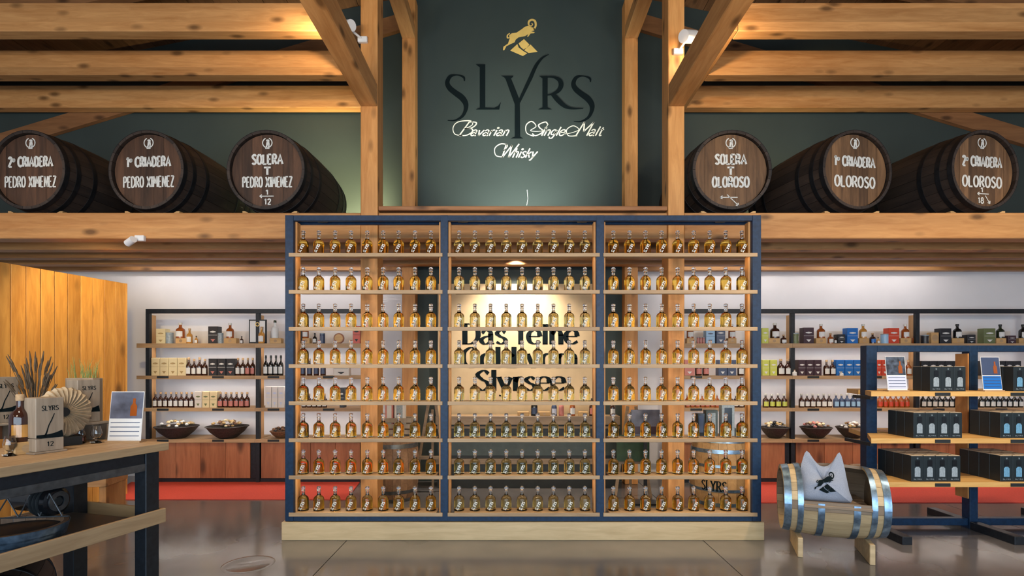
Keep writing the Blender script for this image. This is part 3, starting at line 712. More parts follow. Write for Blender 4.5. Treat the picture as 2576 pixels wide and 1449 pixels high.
for a, b, _, bn in BAYS:
    for zt in SZ:
        x0, x1 = X(a, YR-0.012), X(b, YR-0.012)
        MB().box(x0, x1, YR-0.012, YR-0.001, zt-0.035, zt, 0.002).box(x0+0.058, x1-0.058, YR-0.001, YB-0.002, zt-0.017, zt).build('shelf', 'oak_X', rack)
    for zt in SZ[:7]+[RZ1-0.004]:
        x0, x1 = X(a, YR), X(b, YR)
        MB().box(x0+0.085, x1-0.085, YR+0.006, YR+0.018, zt-0.023, zt-0.018).build('led_strip', 'led_warm', rack)
for px in (806, 1163, 1466, 1818):
    MB().box(X(px-12, YR), X(px+12, YR), YR+0.045, YR+0.07, RZ1-0.052, RZ1-0.040).build('lamp_driver', 'black_board', rack)

# bottle prototype: clear glass, whisky inside, glass stopper, white print
gp = [(0, 0), (0.044, 0), (0.0485, 0.004), (0.049, 0.010), (0.049, 0.100), (0.0475, 0.114), (0.042, 0.126), (0.032, 0.136), (0.021, 0.143), (0.0165, 0.152), (0.0155, 0.168), (0.0155, 0.184), (0.0185, 0.187), (0.0185, 0.193), (0, 0.193)]
ME_GLASS = MB().lathe(gp, 28).mesh('bottle_glass', 'bottle_glass', True)
lp = [(0, 0.012), (0.042, 0.012), (0.0445, 0.018), (0.0445, 0.102), (0.042, 0.116), (0.036, 0.126), (0, 0.126)]
ME_LIQ = MB().lathe(lp, 24).mesh('whisky', 'whisky', True)
ME_LIQ2 = MB().lathe(lp, 24).mesh('whisky', 'whisky_lit', True)
ME_STOP = MB().lathe([(0, 0.1935), (0.011, 0.1935), (0.012, 0.198), (0.0185, 0.203), (0.0195, 0.212), (0.0175, 0.222), (0.010, 0.2275), (0, 0.228)], 18).mesh('stopper', 'thin_glass', True)
pm = MB()
def fnB(u, v, d):                       # print wrapped round the front of the bottle, writing climbs upwards
    a = -PI/2+(v)/0.0494; return (0.0494*math.cos(a), 0.0494*math.sin(a), u)
def fnB2(u, v, d):
    c, s_ = math.cos(R(62)), math.sin(R(62))
    return fnB(0.052+u*s_+v*c, (u*c-v*s_)+0.002, d)
fit_text(pm, 'SLYRS', -0.040, 0.040, -0.010, 0.026, fnB2, 0.0035, 0.0065)
ME_PRINT = pm.mesh('print', 'script_white')
def tree_copy(root, parts, loc, label):
    r = root.copy(); COL.objects.link(r); r.location = loc; r['label'] = label
    for c in parts:
        d = c.copy(); COL.objects.link(d); d.parent = r
    return r
LV = ['top', 'second', 'third', 'fourth', 'fifth', 'sixth', 'seventh', 'bottom']
YBOT = YR+0.078
proto = {}
for pale in (0, 1):
    t = thing('whisky_bottle', 'x', 'bottle', (0, 0, 0), group='whisky bottles in the central rack')
    proto[pale] = (t, [link('glass', ME_GLASS, t), link('whisky', ME_LIQ2 if pale else ME_LIQ, t), link('stopper', ME_STOP, t), link('print', ME_PRINT, t)])
used = {0: False, 1: False}
for bi, (a, b, xsb, bn) in enumerate(BAYS):
    for r_, zt in enumerate(SZ):
        for i, px in enumerate(xsb):
            pale = 1 if (bn == 'middle') else 0
            loc = (X(px, YBOT), YBOT, zt)
            lab = f'whisky bottle, {ORD[i]} from left on the {LV[r_]} shelf, {bn} bay of the rack'
            root, parts = proto[pale]
            if not used[pale]: used[pale] = True; root.location = loc; root['label'] = lab
            else: tree_copy(root, parts, loc, lab)

# ================================================================== CASKS
def cask(name, label, cat, loc, yaw, L, Re, Rm, n, mats, hoops, group=None, rot=None, head=True, cut=None, boards=7):
    """cask along local +Y, front head at y=0; separate staves, hoops and head boards"""
    t = thing(name, label, cat, loc, yaw, group)
    if rot: t.rotation_euler = rot
    rad = lambda y: Re+(Rm-Re)*(1-((y-L/2)/(L/2))**2)
    K = 8; m = MB(); h = PI/n*0.97; th = 0.028
    for i in range(K+1):
        y = L*i/K; r = rad(y)
        for rr in (r, r-th):
            for s in (-h, 0, h):
                q = rr*1.0
                m.v.append((q*math.sin(s), y, q*math.cos(s)))
    for i in range(K):
        a = i*6; b = a+6
        m.f += [(a, a+1, b+1, b), (a+1, a+2, b+2, b+1), (a+3, b+3, b+4, a+4), (a+4, b+4, b+5, a+5), (a, b, b+3, a+3), (a+2, a+5, b+5, b+2)]
    m.f += [(0, 3, 4, 1), (1, 4, 5, 2), (K*6, K*6+1, K*6+4, K*6+3), (K*6+1, K*6+2, K*6+5, K*6+4)]
    me = m.mesh('stave', mats[0], True)
    for i in range(n): link('stave', me, t, (0, 0, 0), (0, 2*PI*i/n, 0))
    for y0, y1 in hoops:
        k = 4; pr = [(rad(y0)+0.0005, y0)]+[(rad(y0+(y1-y0)*i/k)+0.005, y0+(y1-y0)*i/k) for i in range(k+1)]+[(rad(y1)+0.0005, y1)]
        MB().lathe(pr, 48, axis='Y').build('hoop', mats[1], t, True, True)
    if head:
        rh = Re-th-0.002; yh = 0.045; wb = 2*rh/boards
        for i in range(boards):
            x0 = -rh+i*wb+0.001; x1 = x0+wb-0.002; pts = []
            for s in range(7):
                x = x0+(x1-x0)*s/6; pts.append((x, math.sqrt(max(rh*rh-x*x, 0))))
            for s in range(7):
                x = x1+(x0-x1)*s/6; pts.append((x, -math.sqrt(max(rh*rh-x*x, 0))))
            dy = random.uniform(-0.002, 0.002)
            MB().poly(pts, lambda u, v, d: (u, yh+dy+d, v), 0.025).build('head_board', mats[2], t, False, True)
    MB().lathe([(0, L-0.05), (Re-th, L-0.05), (Re-th, L-0.03), (0, L-0.03)], 32, axis='Y').build('rear_head', mats[2], t, False, True)
    return t
def emblem(m, fn, cx, cz, r):
    for t0, t1 in ((0.35, 2.7), (3.0, 5.9)):
        pts = [(cx+r*math.sin(t0+(t1-t0)*i/14), cz+r*math.cos(t0+(t1-t0)*i/14)) for i in range(15)]
        m.stroke(pts, fn, lambda i, dx, dy: r*0.22)
    pen(m, [(cx-r*.25, cz+r*.5, r*.3), (cx+r*.2, cz+r*.45, r*.5), (cx+r*.05, cz, r*.5), (cx-r*.1, cz-r*.5, r*.35), (cx-r*.2, cz-r*.95, r*.3)], fn, 1.0)
    pen(m, [(cx+r*.35, cz+r*.1, r*.2), (cx+r*.35, cz-r*.4, r*.28), (cx+r*.25, cz-r*1.05, r*.25)], fn, 1.0)
    m.stroke([(cx-r*.45, cz-r*1.1), (cx+r*.45, cz-r*1.1)], fn, lambda i, dx, dy: r*.3)
YC = 5.80
CZ_ = ZG1+0.02+0.475
casks = [(68, 2.5, 'cask of three at far left, lettered 2 Criadera Pedro Ximenez', "2' CRIADERA|PEDRO XIMENEZ", 'two'),
         (367, 4, 'dark cask second from left, lettered 1 Criadera Pedro Ximenez', "1' CRIADERA|PEDRO XIMENEZ", 'two'),
         (668, 2, 'dark cask beside the left post, lettered Solera T Pedro Ximenez', 'SOLERA|T|PEDRO XIMENEZ', 'l12'),
         (1842, 0, 'dark cask beside the right post, lettered Solera T Oloroso', 'SOLERA|T|OLOROSO', 'arr'),
         (2158, -10, 'middle cask of three at right, lettered 1 Criadera Oloroso', "1' CRIADERA|OLOROSO", 'two'),
         (2480, -9, 'dark cask at far right, lettered 2 Criadera Oloroso', "2' CRIADERA|OLOROSO", 'l18')]
for px, yaw, lab, txt, style in casks:
    cxw = X(px, YC)
    t = cask('whisky_cask', lab, 'barrel', (cxw, YC, CZ_), R(-yaw), 1.32, 0.425, 0.472, 26, ('cask_stave', 'hoop_dark', 'cask_head' if px < 1288 else 'cask_head_ochre'),
             [(0.0, 0.05), (0.13, 0.18), (0.33, 0.38), (0.94, 0.99), (1.14, 1.19), (1.27, 1.32)], 'casks on the mezzanine')
    m = MB(); s = YC/FPX
    yh = 0.045; fn = lambda u, v, d: (u, yh-0.006, v)
    e = 424
    emblem(m, fn, 0, (e-353)*s*1.0, 0.052); m.build('chalk_emblem', 'chalk', t, False, True)
    def line(*a, **k):
        q = MB(); fit_text(q, *a, **k); q.build('lettering', 'chalk', t, False, True)
    lines = txt.split('|')
    if len(lines) == 2:
        line(lines[0], -0.25, 0.25, (e-413)*s, 0.105, fn, 0.019, 0.025)
        wv = 0.29 if 'X' in lines[1] else 0.25
        line(lines[1], -wv, wv, (e-465)*s, 0.115, fn, 0.014 if 'X' in lines[1] else 0.018, 0.018 if 'X' in lines[1] else 0.023)
    else:
        line(lines[0], -0.17, 0.17, (e-407)*s, 0.105, fn, 0.019, 0.025)
        line('T', -0.04, 0.04, (e-434)*s, 0.080, fn, 0.019, 0.025)
        wv = 0.275 if 'X' in lines[2] else 0.2
        line(lines[2], -wv, wv, (e-465)*s, 0.11, fn, 0.014 if 'X' in lines[2] else 0.018, 0.018 if 'X' in lines[2] else 0.023)
    def arrow(x0, z0, x1, z1, hd=0.025):
        m = MB(); d = Vector((x1-x0, z1-z0)).normalized(); q = Vector((-d.y, d.x))
        m.stroke([(x0, z0), (x1, z1)], fn, lambda i, dx, dy: 0.009)
        for sg in (1, -1):
            p = Vector((x1, z1))-d*hd+q*hd*0.7*sg; m.stroke([(p.x, p.y), (x1, z1)], fn, lambda i, dx, dy: 0.010)
        m.build('arrow', 'chalk', t, False, True)
    if style == 'l12':
        line('1', -0.02, 0.02, (e-484)*s, 0.05, fn, 0.013); arrow(0.07, (e-488)*s, -0.085, (e-488)*s); line('12', -0.03, 0.04, (e-509)*s, 0.06, fn, 0.013)
    if style == 'l18':
        line('1', -0.02, 0.02, (e-478)*s, 0.05, fn, 0.013); arrow(0.085, (e-482)*s, -0.06, (e-482)*s); line('18', -0.05, 0.02, (e-506)*s, 0.06, fn, 0.013)
        arrow(0.04, (e-486)*s, 0.10, (e-506)*s)
    if style == 'arr':
        arrow(0.075, (e-491)*s, -0.115, (e-491)*s); arrow(-0.04, (e-484)*s, 0.085, (e-512)*s)
    for sg in (-1, 1):
        mm = MB(); x = cxw+sg*0.25
        pts = [(x-0.07*sg, ZG1+0.021), (x+0.05*sg, ZG1+0.021), (x+0.05*sg, ZG1+0.075), (x+0.02*sg, ZG1+0.075)]
        if sg < 0: pts = pts[::-1]
        mm.poly(pts, lambda u, v, d: (u, 5.90+d, v), 0.10)
        nm = {68: 'leftmost Pedro Ximenez', 367: 'middle Pedro Ximenez', 668: 'Solera Pedro Ximenez', 1842: 'Solera Oloroso', 2158: 'middle Oloroso', 2480: 'rightmost Oloroso'}[px]; side = 'left' if sg < 0 else 'right'
        tag(mm.build('chock', 'block_wood'), f'small wooden chock under the {side} side of the {nm} cask', 'wedge', 'chocks under the casks')

# ================================================================== GOODS
CACHE = {}
def me_(key, fn):
    if key not in CACHE: CACHE[key] = fn()
    return CACHE[key]
def goods(name, label, cat, loc, parts, group=None, rz=0.0):
    """parts: (name, mesh, parent index or None)"""
    t = thing(name, label, cat, loc, rz, group); made = []
    for nm, me, par in parts:
        made.append(link(nm, me, t if par is None else made[par]))
    return t
def bottle_parts(h, r, glass_, label_='paper_white', cap='cork', lab_h=0.34):
    k = (round(h, 3), round(r, 3))
    body = me_(('b', k, glass_), lambda: MB().lathe([(0, 0), (r*.92, 0), (r, h*.02), (r, h*.50), (r*.93, h*.57), (r*.72, h*.63), (r*.42, h*.68), (r*.34, h*.74), (r*.33, h*.86), (0, h*.86)], 14).mesh('body', glass_, True))
    capm = me_(('c', k, cap), lambda: MB().lathe([(0, h*.86), (r*.40, h*.86), (r*.42, h*.88), (r*.42, h*.985), (r*.36, h), (0, h)], 12).mesh('cap', cap, True))
    def lab():
        m = MB(); n = 8; a0, a1 = -PI/2-0.95, -PI/2+0.95; z0, z1 = h*.10, h*(.10+lab_h)
        for z in (z0, z1):
            for i in range(n+1):
                t = a0+(a1-a0)*i/n; m.v.append((r*1.012*math.cos(t), r*1.012*math.sin(t), z))
        for i in range(n): m.f.append((i, i+1, n+2+i, n+1+i))
        return m.mesh('label', label_)
    return [('body', body, None), ('cap', capm, None), ('label', me_(('l', k, label_), lab), None)]
def box_parts(w, d, h, mat, mark='paper_white', mark2=None):
    k = (round(w, 3), round(d, 3), round(h, 3))
    body = me_(('box', k, mat), lambda: MB().box(-w/2, w/2, 0, d, 0, h, 0.003).mesh('carton', mat))
    def em():
        m = MB(); m.poly([(-.30*w, .70*h), (0, .74*h), (.30*w, .70*h), (.30*w, .66*h), (0, .63*h), (-.30*w, .66*h)], lambda u, v, d_: (u, -0.0015, v)); return m.mesh('emblem', mark)
    def bd():
        m = MB(); m.poly([(-.46*w, .50*h), (.46*w, .50*h), (.46*w, .485*h), (-.46*w, .485*h)], lambda u, v, d_: (u, -0.0015, v)); return m.mesh('band', mark)
    def lb():
        m = MB(); m.poly([(-.24*w, .26*h), (.24*w, .26*h), (0, .10*h)], lambda u, v, d_: (u, -0.0015, v)); return m.mesh('crest', mark2 or mark)
    return [('carton', body, None), ('emblem', me_(('em', k, mark), em), 0), ('band', me_(('bd', k, mark), bd), 0), ('crest', me_(('cr', k, mark2 or mark), lb), 0)]
def block_parts(w, d, h):
    return [('block', me_(('blk', round(w, 3), round(h, 3)), lambda: MB().box(-w/2, w/2, 0, d, 0, h, 0.004).mesh('block', 'block_wood')), None),
            ('brand_mark', me_(('blm', round(w, 3), round(h, 3)), lambda: MB().poly(OV(-h*.3, h*.3, h*.2, h*.8)[:-1], lambda u, v, d_: (u, -0.001, v)).mesh('brand_mark', 'oak_X')), None)]

# ================================================================== WALL SHELF UNITS
YS = 7.45
ZS = [Z(864, YS), Z(945, YS), Z(1026, YS), Z(1104, YS)]            # shelf tops
def shelf_unit(label, x_edges, side, xend):
    """open steel and oak wall shelf, cabinets below; x_edges in picture columns of the upright fronts"""
    xs_ = [X(p, YS) for p in x_edges]
    t = thing('shelving_unit', label, 'shelf', ((xs_[0]+xs_[-1])/2, YS, 0), group='wall shelves')
    ub = 0.055
    zt, zb = Z(777, YS), Z(788, YS)
    MB().box(xs_[0], xs_[-1]+ub, YS, YS+0.05, zb, zt, 0.002).build('top_rail', 'steel_black', t)
    for x in xs_:
        MB().box(x, x+ub, YS, YS+0.05, 0, zb, 0.002).build('upright', 'steel_black', t)
        MB().box(x+0.008, x+ub-0.008, YS+0.051, YS+0.15, 0.06, zb-0.02).build('side_board', 'oak_Z', t)
    for a, b in zip(xs_, xs_[1:]):
        for i, z in enumerate(ZS):
            over = 0.0
            sh = MB().box(a+ub+0.001, b-0.001, YS+0.012, YW-0.004, z-0.042 if i == 0 else z-0.035, z)
            x0 = a-0.10 if a == xs_[0] else a+0.002
            x1 = b+0.10 if b == xs_[-1] else b
            sh.box(x0, x1, YS-0.035, YS-0.001, z-0.062 if i == 0 else z-0.047, z)
            so = sh.build('shelf', 'oak_X', t)
            if i < 3: MB().box(a+ub+0.03, b-0.03, YS+0.016, YS+0.030, z-0.048 if i == 0 else z-0.041, z-0.043 if i == 0 else z-0.036).build('led_strip', 'shelf_fill_led', so)  # glowing strip added out of sight to brighten the goods below
            if i > 0:
                for f in (0.12, 0.62):
                    xx = a+(b-a)*f; MB().box(xx, xx+0.16, YS-0.040, YS-0.0355, z-0.036, z-0.006).build('price_rail', 'black_board', so)
        # cabinet doors of vertical boards
        z0, z1 = Z(1204, YS), ZS[3]-0.05
        cb = MB().box(a+ub+0.012, b-0.01, YS+0.03, YW-0.004, z0, z1).build('cabinet', 'steel_black', t)
        nbd = 4; w0 = a+ub+0.016; w1 = b-0.08; wb = (w1-w0)/nbd
        for q in range(nbd):
            MB().box(w0+q*wb+0.002, w0+(q+1)*wb-0.002, YS+0.008, YS+0.03, z0+0.004, z1-0.004, 0.002).build('door_board', 'cabinet_wood', cb)
        MB().box(a+ub+0.001, b-0.001, YS+0.02, YW-0.004, 0.0, z0-0.001).build('base', 'steel_black', t)
        MB().box(a+ub+0.002, b-0.002, YW-0.03, YW-0.005, ZS[0]+0.001, ZS[0]+0.20).build('back_board', 'box_white', t)
    return t
shelf_unit('black steel and oak wall shelf with bowls and cream boxes, at left', [366, 643, 920], 'left', None)
shelf_unit('black steel and oak wall shelf with colourful gift boxes, at right', [1700, 1990, 2304, 2618], 'right', None)
YG = YS+0.06
def gx(px, y=YG): return X(px, y)
LW, RW = 'left wall shelf', 'right wall shelf'
def put_bottle(px, z, top, wpx, glass_, label, y=YG, lab='paper_white', cap='cork', name='whisky_bottle', group=None):
    h = (Z(top, y)-z); r = wpx*y/FPX/2
    return goods(name, label, 'bottle', (gx(px, y), y, z), bottle_parts(h, r, glass_, lab, cap), group)
def put_box(x0, x1, z, top, mat, label, y=YG-0.03, mark='paper_white', mark2=None, name='gift_box', group=None, d=0.11):
    w_ = (x1-x0)*y/FPX-0.004
    return goods(name, label, 'box', (gx((x0+x1)/2, y), y, z), box_parts(w_, d, Z(top, y)-z, mat, mark, mark2), group)
def put_block(x0, x1, z, h, label, y=YG-0.03, group='wooden display blocks'):
    return goods('display_block', label, 'block', (gx((x0+x1)/2, y), y, z), block_parts((x1-x0)*y/FPX, 0.09, h), group)
def tin(px, z, top, wpx, mat, label, y=YG):
    h = Z(top, y)-z; r = wpx*y/FPX/2
    t = thing('gift_tin', label, 'tin', (gx(px, y), y, z))
    MB().lathe([(0, 0), (r, 0), (r, h*.9), (0, h*.9)], 18).build('body', mat, t, True, True)
    MB().lathe([(0, h*.9), (r*1.02, h*.9), (r*1.02, h), (0, h)], 18).build('lid', 'print_silver', t, True, True)
    MB().poly([(-r*.55, h*.25), (r*.55, h*.25), (r*.55, h*.7), (-r*.55, h*.7)], lambda u, v, d: (u, -math.sqrt(max(r*r-u*u, 0))-0.001, v)).build('label', 'paper_white', t, False, True)
    return t
z = ZS[0]; YF = YS+0.005
# ---- left unit, top shelf
put_box(392, 416, z, 827, 'box_cream', f'cream box at the left end of the top shelf, {LW}', mark='sweet_gold')
tin(427, z, 837, 17, 'print_silver', f'dark patterned tin beside the cream box, top shelf, {LW}')
def on_block(px, bx0, bx1, top, wpx, gl, lab, where, cap='clear_neck'):
    put_block(bx0, bx1, ZS[0], 0.075, f'pale wooden block {where}', y=YG-0.04)
    put_bottle(px, ZS[0]+0.0755, top, wpx, gl, f'{lab} on its block {where}', cap=cap)
on_block(454, 441, 468, 812, 21, 'bottle_amber', 'amber bottle', f'near the left end, top shelf, {LW}')
put_bottle(477, z, 826, 14, 'bottle_honey', f'small honey coloured bottle, third bottle position, top shelf, {LW}')
put_bottle(494, z, 845, 8, 'bottle_honey', f'tiny sample bottle left of the dark box, top shelf, {LW}', cap='black_board')
put_box(523, 548, z, 821, 'box_black', f'black gift box on the top shelf, {LW}', mark2='box_pink')
tin(555, z, 838, 13, 'print_silver', f'slim silver tin beside the black box, top shelf, {LW}')
on_block(579, 563, 594, 813, 18, 'bottle_amber', 'amber bottle', f'left of the framed certificate, {LW}')
put_bottle(608, z, 846, 8, 'bottle_brown', f'tiny sample bottle left of the framed certificate, {LW}', cap='black_board')
fr = thing('framed_certificate', f'white certificate in a black frame on the top shelf, {LW}', 'frame', (gx(648, YF), YF, z))
MB().box(X(626, YF), X(670, YF), YF, YF+0.02, z, Z(804, YF)).build('frame', 'black_board', fr)
MB().box(X(629, YF), X(667, YF), YF-0.004, YF-0.0005, z+0.02, Z(807, YF)).build('sheet', 'paper_white', fr)
MB().lathe([(0.018, 0), (0.03, 0.0), (0.03, 0.001)], 20, (X(648, YF), YF-0.006, Z(816, YF)), 'Y').build('crest', 'gold', fr)
put_bottle(658, z, 822, 15, 'bottle_honey', f'honey bottle standing before the framed certificate, {LW}', y=YS-0.03)
on_block(692, 678, 707, 806, 17, 'paper_white', 'white wrapped bottle', f'right of the framed certificate, {LW}', 'bottle_green')
put_box(738, 757, z, 828, 'box_black', f'black box seen through the rack, top shelf, {LW}')
on_block(769, 760, 779, 815, 15, 'bottle_amber', 'amber bottle', f'seen through the rack, top shelf, {LW}')
put_bottle(792, z, 838, 10, 'bottle_black', f'small black bottle seen through the rack, top shelf, {LW}', cap='black_board')
tin(811, z, 838, 13, 'box_navy', f'small navy tin seen through the rack, top shelf, {LW}')
pq = thing('round_plaque', f'round wooden plaque leaning on the top shelf, {LW}, behind the rack', 'plaque', (gx(852, YG), YG, z))
MB().lathe([(0, 0), (0.072, 0), (0.072, 0.02), (0, 0.02)], 28, (0, 0, 0.075), 'Y').build('disc', 'block_wood', pq, False, True)
MB().lathe([(0.058, -0.003), (0.072, -0.003), (0.074, 0.021), (0.072, 0.0)], 28, (0, 0, 0.075), 'Y').build('rim', 'cabinet_wood', pq, False, True)
put_box(887, 906, z, 820, 'box_red', f'red and black box beside the post, top shelf, {LW}', mark='black_board')
# ---- left unit, second shelf
z = ZS[1]
for i in range(4): put_box(380+i*22, 401.5+i*22, z, 900, 'box_cream', f'{ORD[i]} of four tall cream boxes, second shelf, {LW}', mark='sweet_gold', group='tall cream boxes')
for i in range(4): put_bottle(475+i*13.5, z, 903 if i % 2 else 899, 13, 'bottle_brown', f'{ORD[i]} brown bottle right of the cream boxes, second shelf, {LW}', y=YG+(0.03 if i % 2 else 0), group='brown bottles on the second shelf')
for i in range(3): put_box(524+i*22.3, 545.5+i*22.3, z, 902, 'box_black', f'{ORD[i]} of three black boxes, second shelf, {LW}', mark2='box_pink', group='black boxes on the second shelf')
for i in range(4): put_bottle(599+i*12.3, z, 900, 12, 'bottle_brown', f'{ORD[i]} dark bottle right of the black boxes, second shelf, {LW}', y=YG+(0.03 if i % 2 else 0), lab='box_pink' if i > 1 else 'paper_white', group='dark bottles beside the black boxes')
for i in range(4): put_bottle(669+i*12.6, z, 894, 12, 'bottle_black', f'{ORD[i]} slim black bottle with white label, second shelf beside the rack, {LW}', cap='black_board', group='white labelled black bottles')
for i in range(5): put_bottle(745+i*17, z, 902, 13, 'bottle_brown', f'{ORD[i]} dark bottle seen through the rack, second shelf, {LW}', lab='box_navy', group='dark bottles seen through the rack')
put_box(838, 878, z, 910, 'box_white', f'wide pale box seen through the rack, second shelf, {LW}', mark='black_board')
# ---- left unit, third shelf
z = ZS[2]
for i in range(8): put_bottle(391+i*13.1, z, 986, 12, 'bottle_brown', f'{ORD[i]} small brown bottle at the left end, third shelf, {LW}', group='small brown bottles, left row')
for i in range(3): put_box(489+i*19, 507.5+i*19, z, 985, 'box_cream' if i else 'box_white', f'{ORD[i]} of three pale boxes, third shelf, {LW}', mark='box_olive', group='pale boxes on the third shelf')
for i in range(6): put_bottle(555+i*13.4, z, 986, 13, 'bottle_brown', f'{ORD[i]} small dark bottle right of the pale boxes, third shelf, {LW}', lab='box_pink', y=YG+(0.03 if i % 2 else 0), group='small dark bottles, right row')
for i in range(3): put_box(667+i*16, 682.5+i*16, z, 972, 'box_white', f'{ORD[i]} white carton beside the rack, third shelf, {LW}', mark='paper_pale', group='white cartons on the third shelf')
for i in range(5): put_bottle(765+i*13, z, 990, 12, 'bottle_brown', f'{ORD[i]} small bottle seen through the rack, third shelf, {LW}', group='small bottles seen through the rack')
put_box(854, 866, z, 975, 'box_black', f'narrow black box seen through the rack, third shelf, {LW}')
# ---- bowls on the counters
def bowl(px0, px1, top, label, mat, sweets, n, y=YS+0.10, z=None):
    z = ZS[3] if z is None else z
    r = (px1-px0)*y/FPX/2; h = Z(top, y)-z
    t = thing('wicker_bowl', label, 'bowl', (gx((px0+px1)/2, y), y, z), group='shallow bowls of sweets')
    MB().lathe([(0, 0), (r*.38, 0), (r*.5, h*.12), (r*.8, h*.55), (r, h), (r*.96, h), (r*.76, h*.6), (r*.46, h*.2), (0, h*.12)], 28).build('bowl', mat, t, True, True)
    MB().lathe([(r*.97, h-0.004), (r*1.0, h+0.006), (r*1.03, h), (r*1.0, h-0.008), (r*.97, h-0.004)], 28).build('rim', mat, t, True, True)
    rnd = random.Random(int(px0))
    for i in range(n):
        a = rnd.uniform(0, 2*PI); q = r*0.78*math.sqrt(rnd.random()); s_ = rnd.uniform(0.018, 0.026)
        zz = h*0.92+(1-(q/r)**2)*h*0.55+rnd.uniform(-.006, .006)
        bm = bmesh.new(); bmesh.ops.create_icosphere(bm, subdivisions=1, radius=s_)
        for v in bm.verts: v.co = Vector((v.co.x*1.15+q*math.cos(a), v.co.y+q*math.sin(a), v.co.z*.8+zz))
        m = MB(); m.add_bm(bm); m.build('sweet', sweets[i % len(sweets)], t, True, True)
    return t
bowl(396, 494, 1072, 'black wicker bowl of cream sweets, leftmost on the left counter', 'wicker', ['sweet_cream', 'paper_white', 'sweet_gold'], 34)
bowl(523, 621, 1072, 'black wicker bowl of golden brown sweets on the left counter', 'wicker', ['sweet_gold', 'sweet_brown', 'sweet_cream'], 34)
bowl(681, 735, 1084, 'small brown basket of dark sweets beside the rack', 'wicker_brown', ['sweet_brown', 'box_black'], 16)
bowl(1915, 1982, 1075, 'bowl of cream sweets on the right counter, next to the rack', 'wicker', ['sweet_cream', 'sweet_gold', 'box_black'], 30)
bowl(2016, 2089, 1075, 'bowl of pinkish brown sweets in the middle of the right counter', 'wicker', ['sweet_cream', 'sweet_brown', 'box_pink'], 30)
bowl(2107, 2180, 1075, 'bowl of wrapped grey sweets behind the black gondola shelf', 'wicker', ['box_white', 'sweet_gold', 'sweet_brown'], 30)
# ---- right unit, top shelf
z = ZS[0]
put_box(1776, 1799, z, 828, 'box_sky', f'pale blue box seen through the rack, top shelf, {RW}', mark='box_navy')
put_box(1802, 1825, z, 825, 'box_navy', f'navy box seen through the rack, top shelf, {RW}')
on_block(1736, 1728, 1746, 815, 17, 'bottle_amber', 'amber bottle', f'right beside the post, top shelf, {RW}')
on_block(1841, 1832, 1853, 815, 17, 'bottle_amber', 'amber bottle', f'right of the navy box, top shelf, {RW}')
for i in range(3): tin(1756+i*7, z, 848, 6, 'box_pink', f'{ORD[i]} little pink glass, top shelf, {RW}')
put_box(1917, 1934, z, 825, 'box_lime', f'lime green gift box on the top shelf, {RW}')
on_block(1949, 1934, 1962, 813, 22, 'bottle_brown', 'brown bottle', f'beside the lime box, {RW}')
put_bottle(1971, z, 842, 14, 'bottle_brown', f'small brown bottle right of the lime box, top shelf, {RW}')
tin(2000, z, 838, 17, 'box_olive', f'round green tin before the upright, top shelf, {RW}', y=YS-0.03+0.06)
put_box(2021, 2048, z, 824, 'box_purple', f'dark purple gift box on the top shelf, {RW}')
on_block(2065, 2053, 2079, 815, 19, 'bottle_amber', 'amber bottle', f'beside the purple box, {RW}')
put_bottle(2089, z, 838, 13, 'bottle_amber', f'small amber bottle right of the purple box, top shelf, {RW}')
put_bottle(2101, z, 846, 7, 'bottle_brown', f'tiny sample bottle left of the dark picture box, {RW}', cap='black_board')
put_box(2108, 2127, z, 841, 'box_black', f'low dark picture box left of the blue box, top shelf, {RW}')
put_box(2131, 2159, z, 825, 'box_blue', f'bright blue gift box on the top shelf, {RW}')
on_block(2171, 2162, 2187, 815, 17, 'bottle_honey', 'honey bottle', f'beside the blue box, {RW}')
put_bottle(2195, z, 838, 14, 'bottle_brown', f'small bottle right of the blue box, top shelf, {RW}', lab='box_blue')
put_bottle(2209, z, 848, 7, 'bottle_honey', f'tiny sample bottle left of the sky blue tin, {RW}', cap='black_board')
tin(2225, z, 840, 17, 'box_sky', f'sky blue tin left of the red box, top shelf, {RW}')
put_box(2235, 2263, z, 825, 'box_red', f'bright red gift box on the top shelf, {RW}')
on_block(2277, 2266, 2292, 816, 17, 'bottle_amber', 'red amber bottle', f'beside the red box, {RW}')
put_bottle(2302, z, 838, 14, 'bottle_amber', f'small amber bottle right of the red box, top shelf, {RW}')
tin(2326, z, 843, 17, 'box_black', f'dark tin right of the upright, top shelf, {RW}')
put_block(2343, 2362, z, 0.155, f'upright wooden box left of the black gift box, {RW}')
put_box(2365, 2394, z, 826, 'box_black', f'black gift box above the gondola, top shelf, {RW}')
on_block(2408, 2396, 2426, 815, 18, 'bottle_black', 'black bottle', f'beside the black gift box, {RW}', 'black_board')
put_box(2434, 2455, z, 842, 'box_black', f'small dark picture box between black and olive boxes, {RW}')
put_box(2475, 2505, z, 826, 'box_olive', f'olive green gift box on the top shelf, {RW}')
on_block(2516, 2507, 2532, 816, 17, 'bottle_green', 'dark green bottle', f'beside the olive box, {RW}', 'black_board')
put_box(2536, 2557, z, 844, 'box_purple', f'low dark tin box right of the olive box, {RW}')
on_block(2573, 2564, 2590, 816, 17, 'bottle_black', 'black bottle', f'at the right edge of the picture, {RW}', 'black_board')
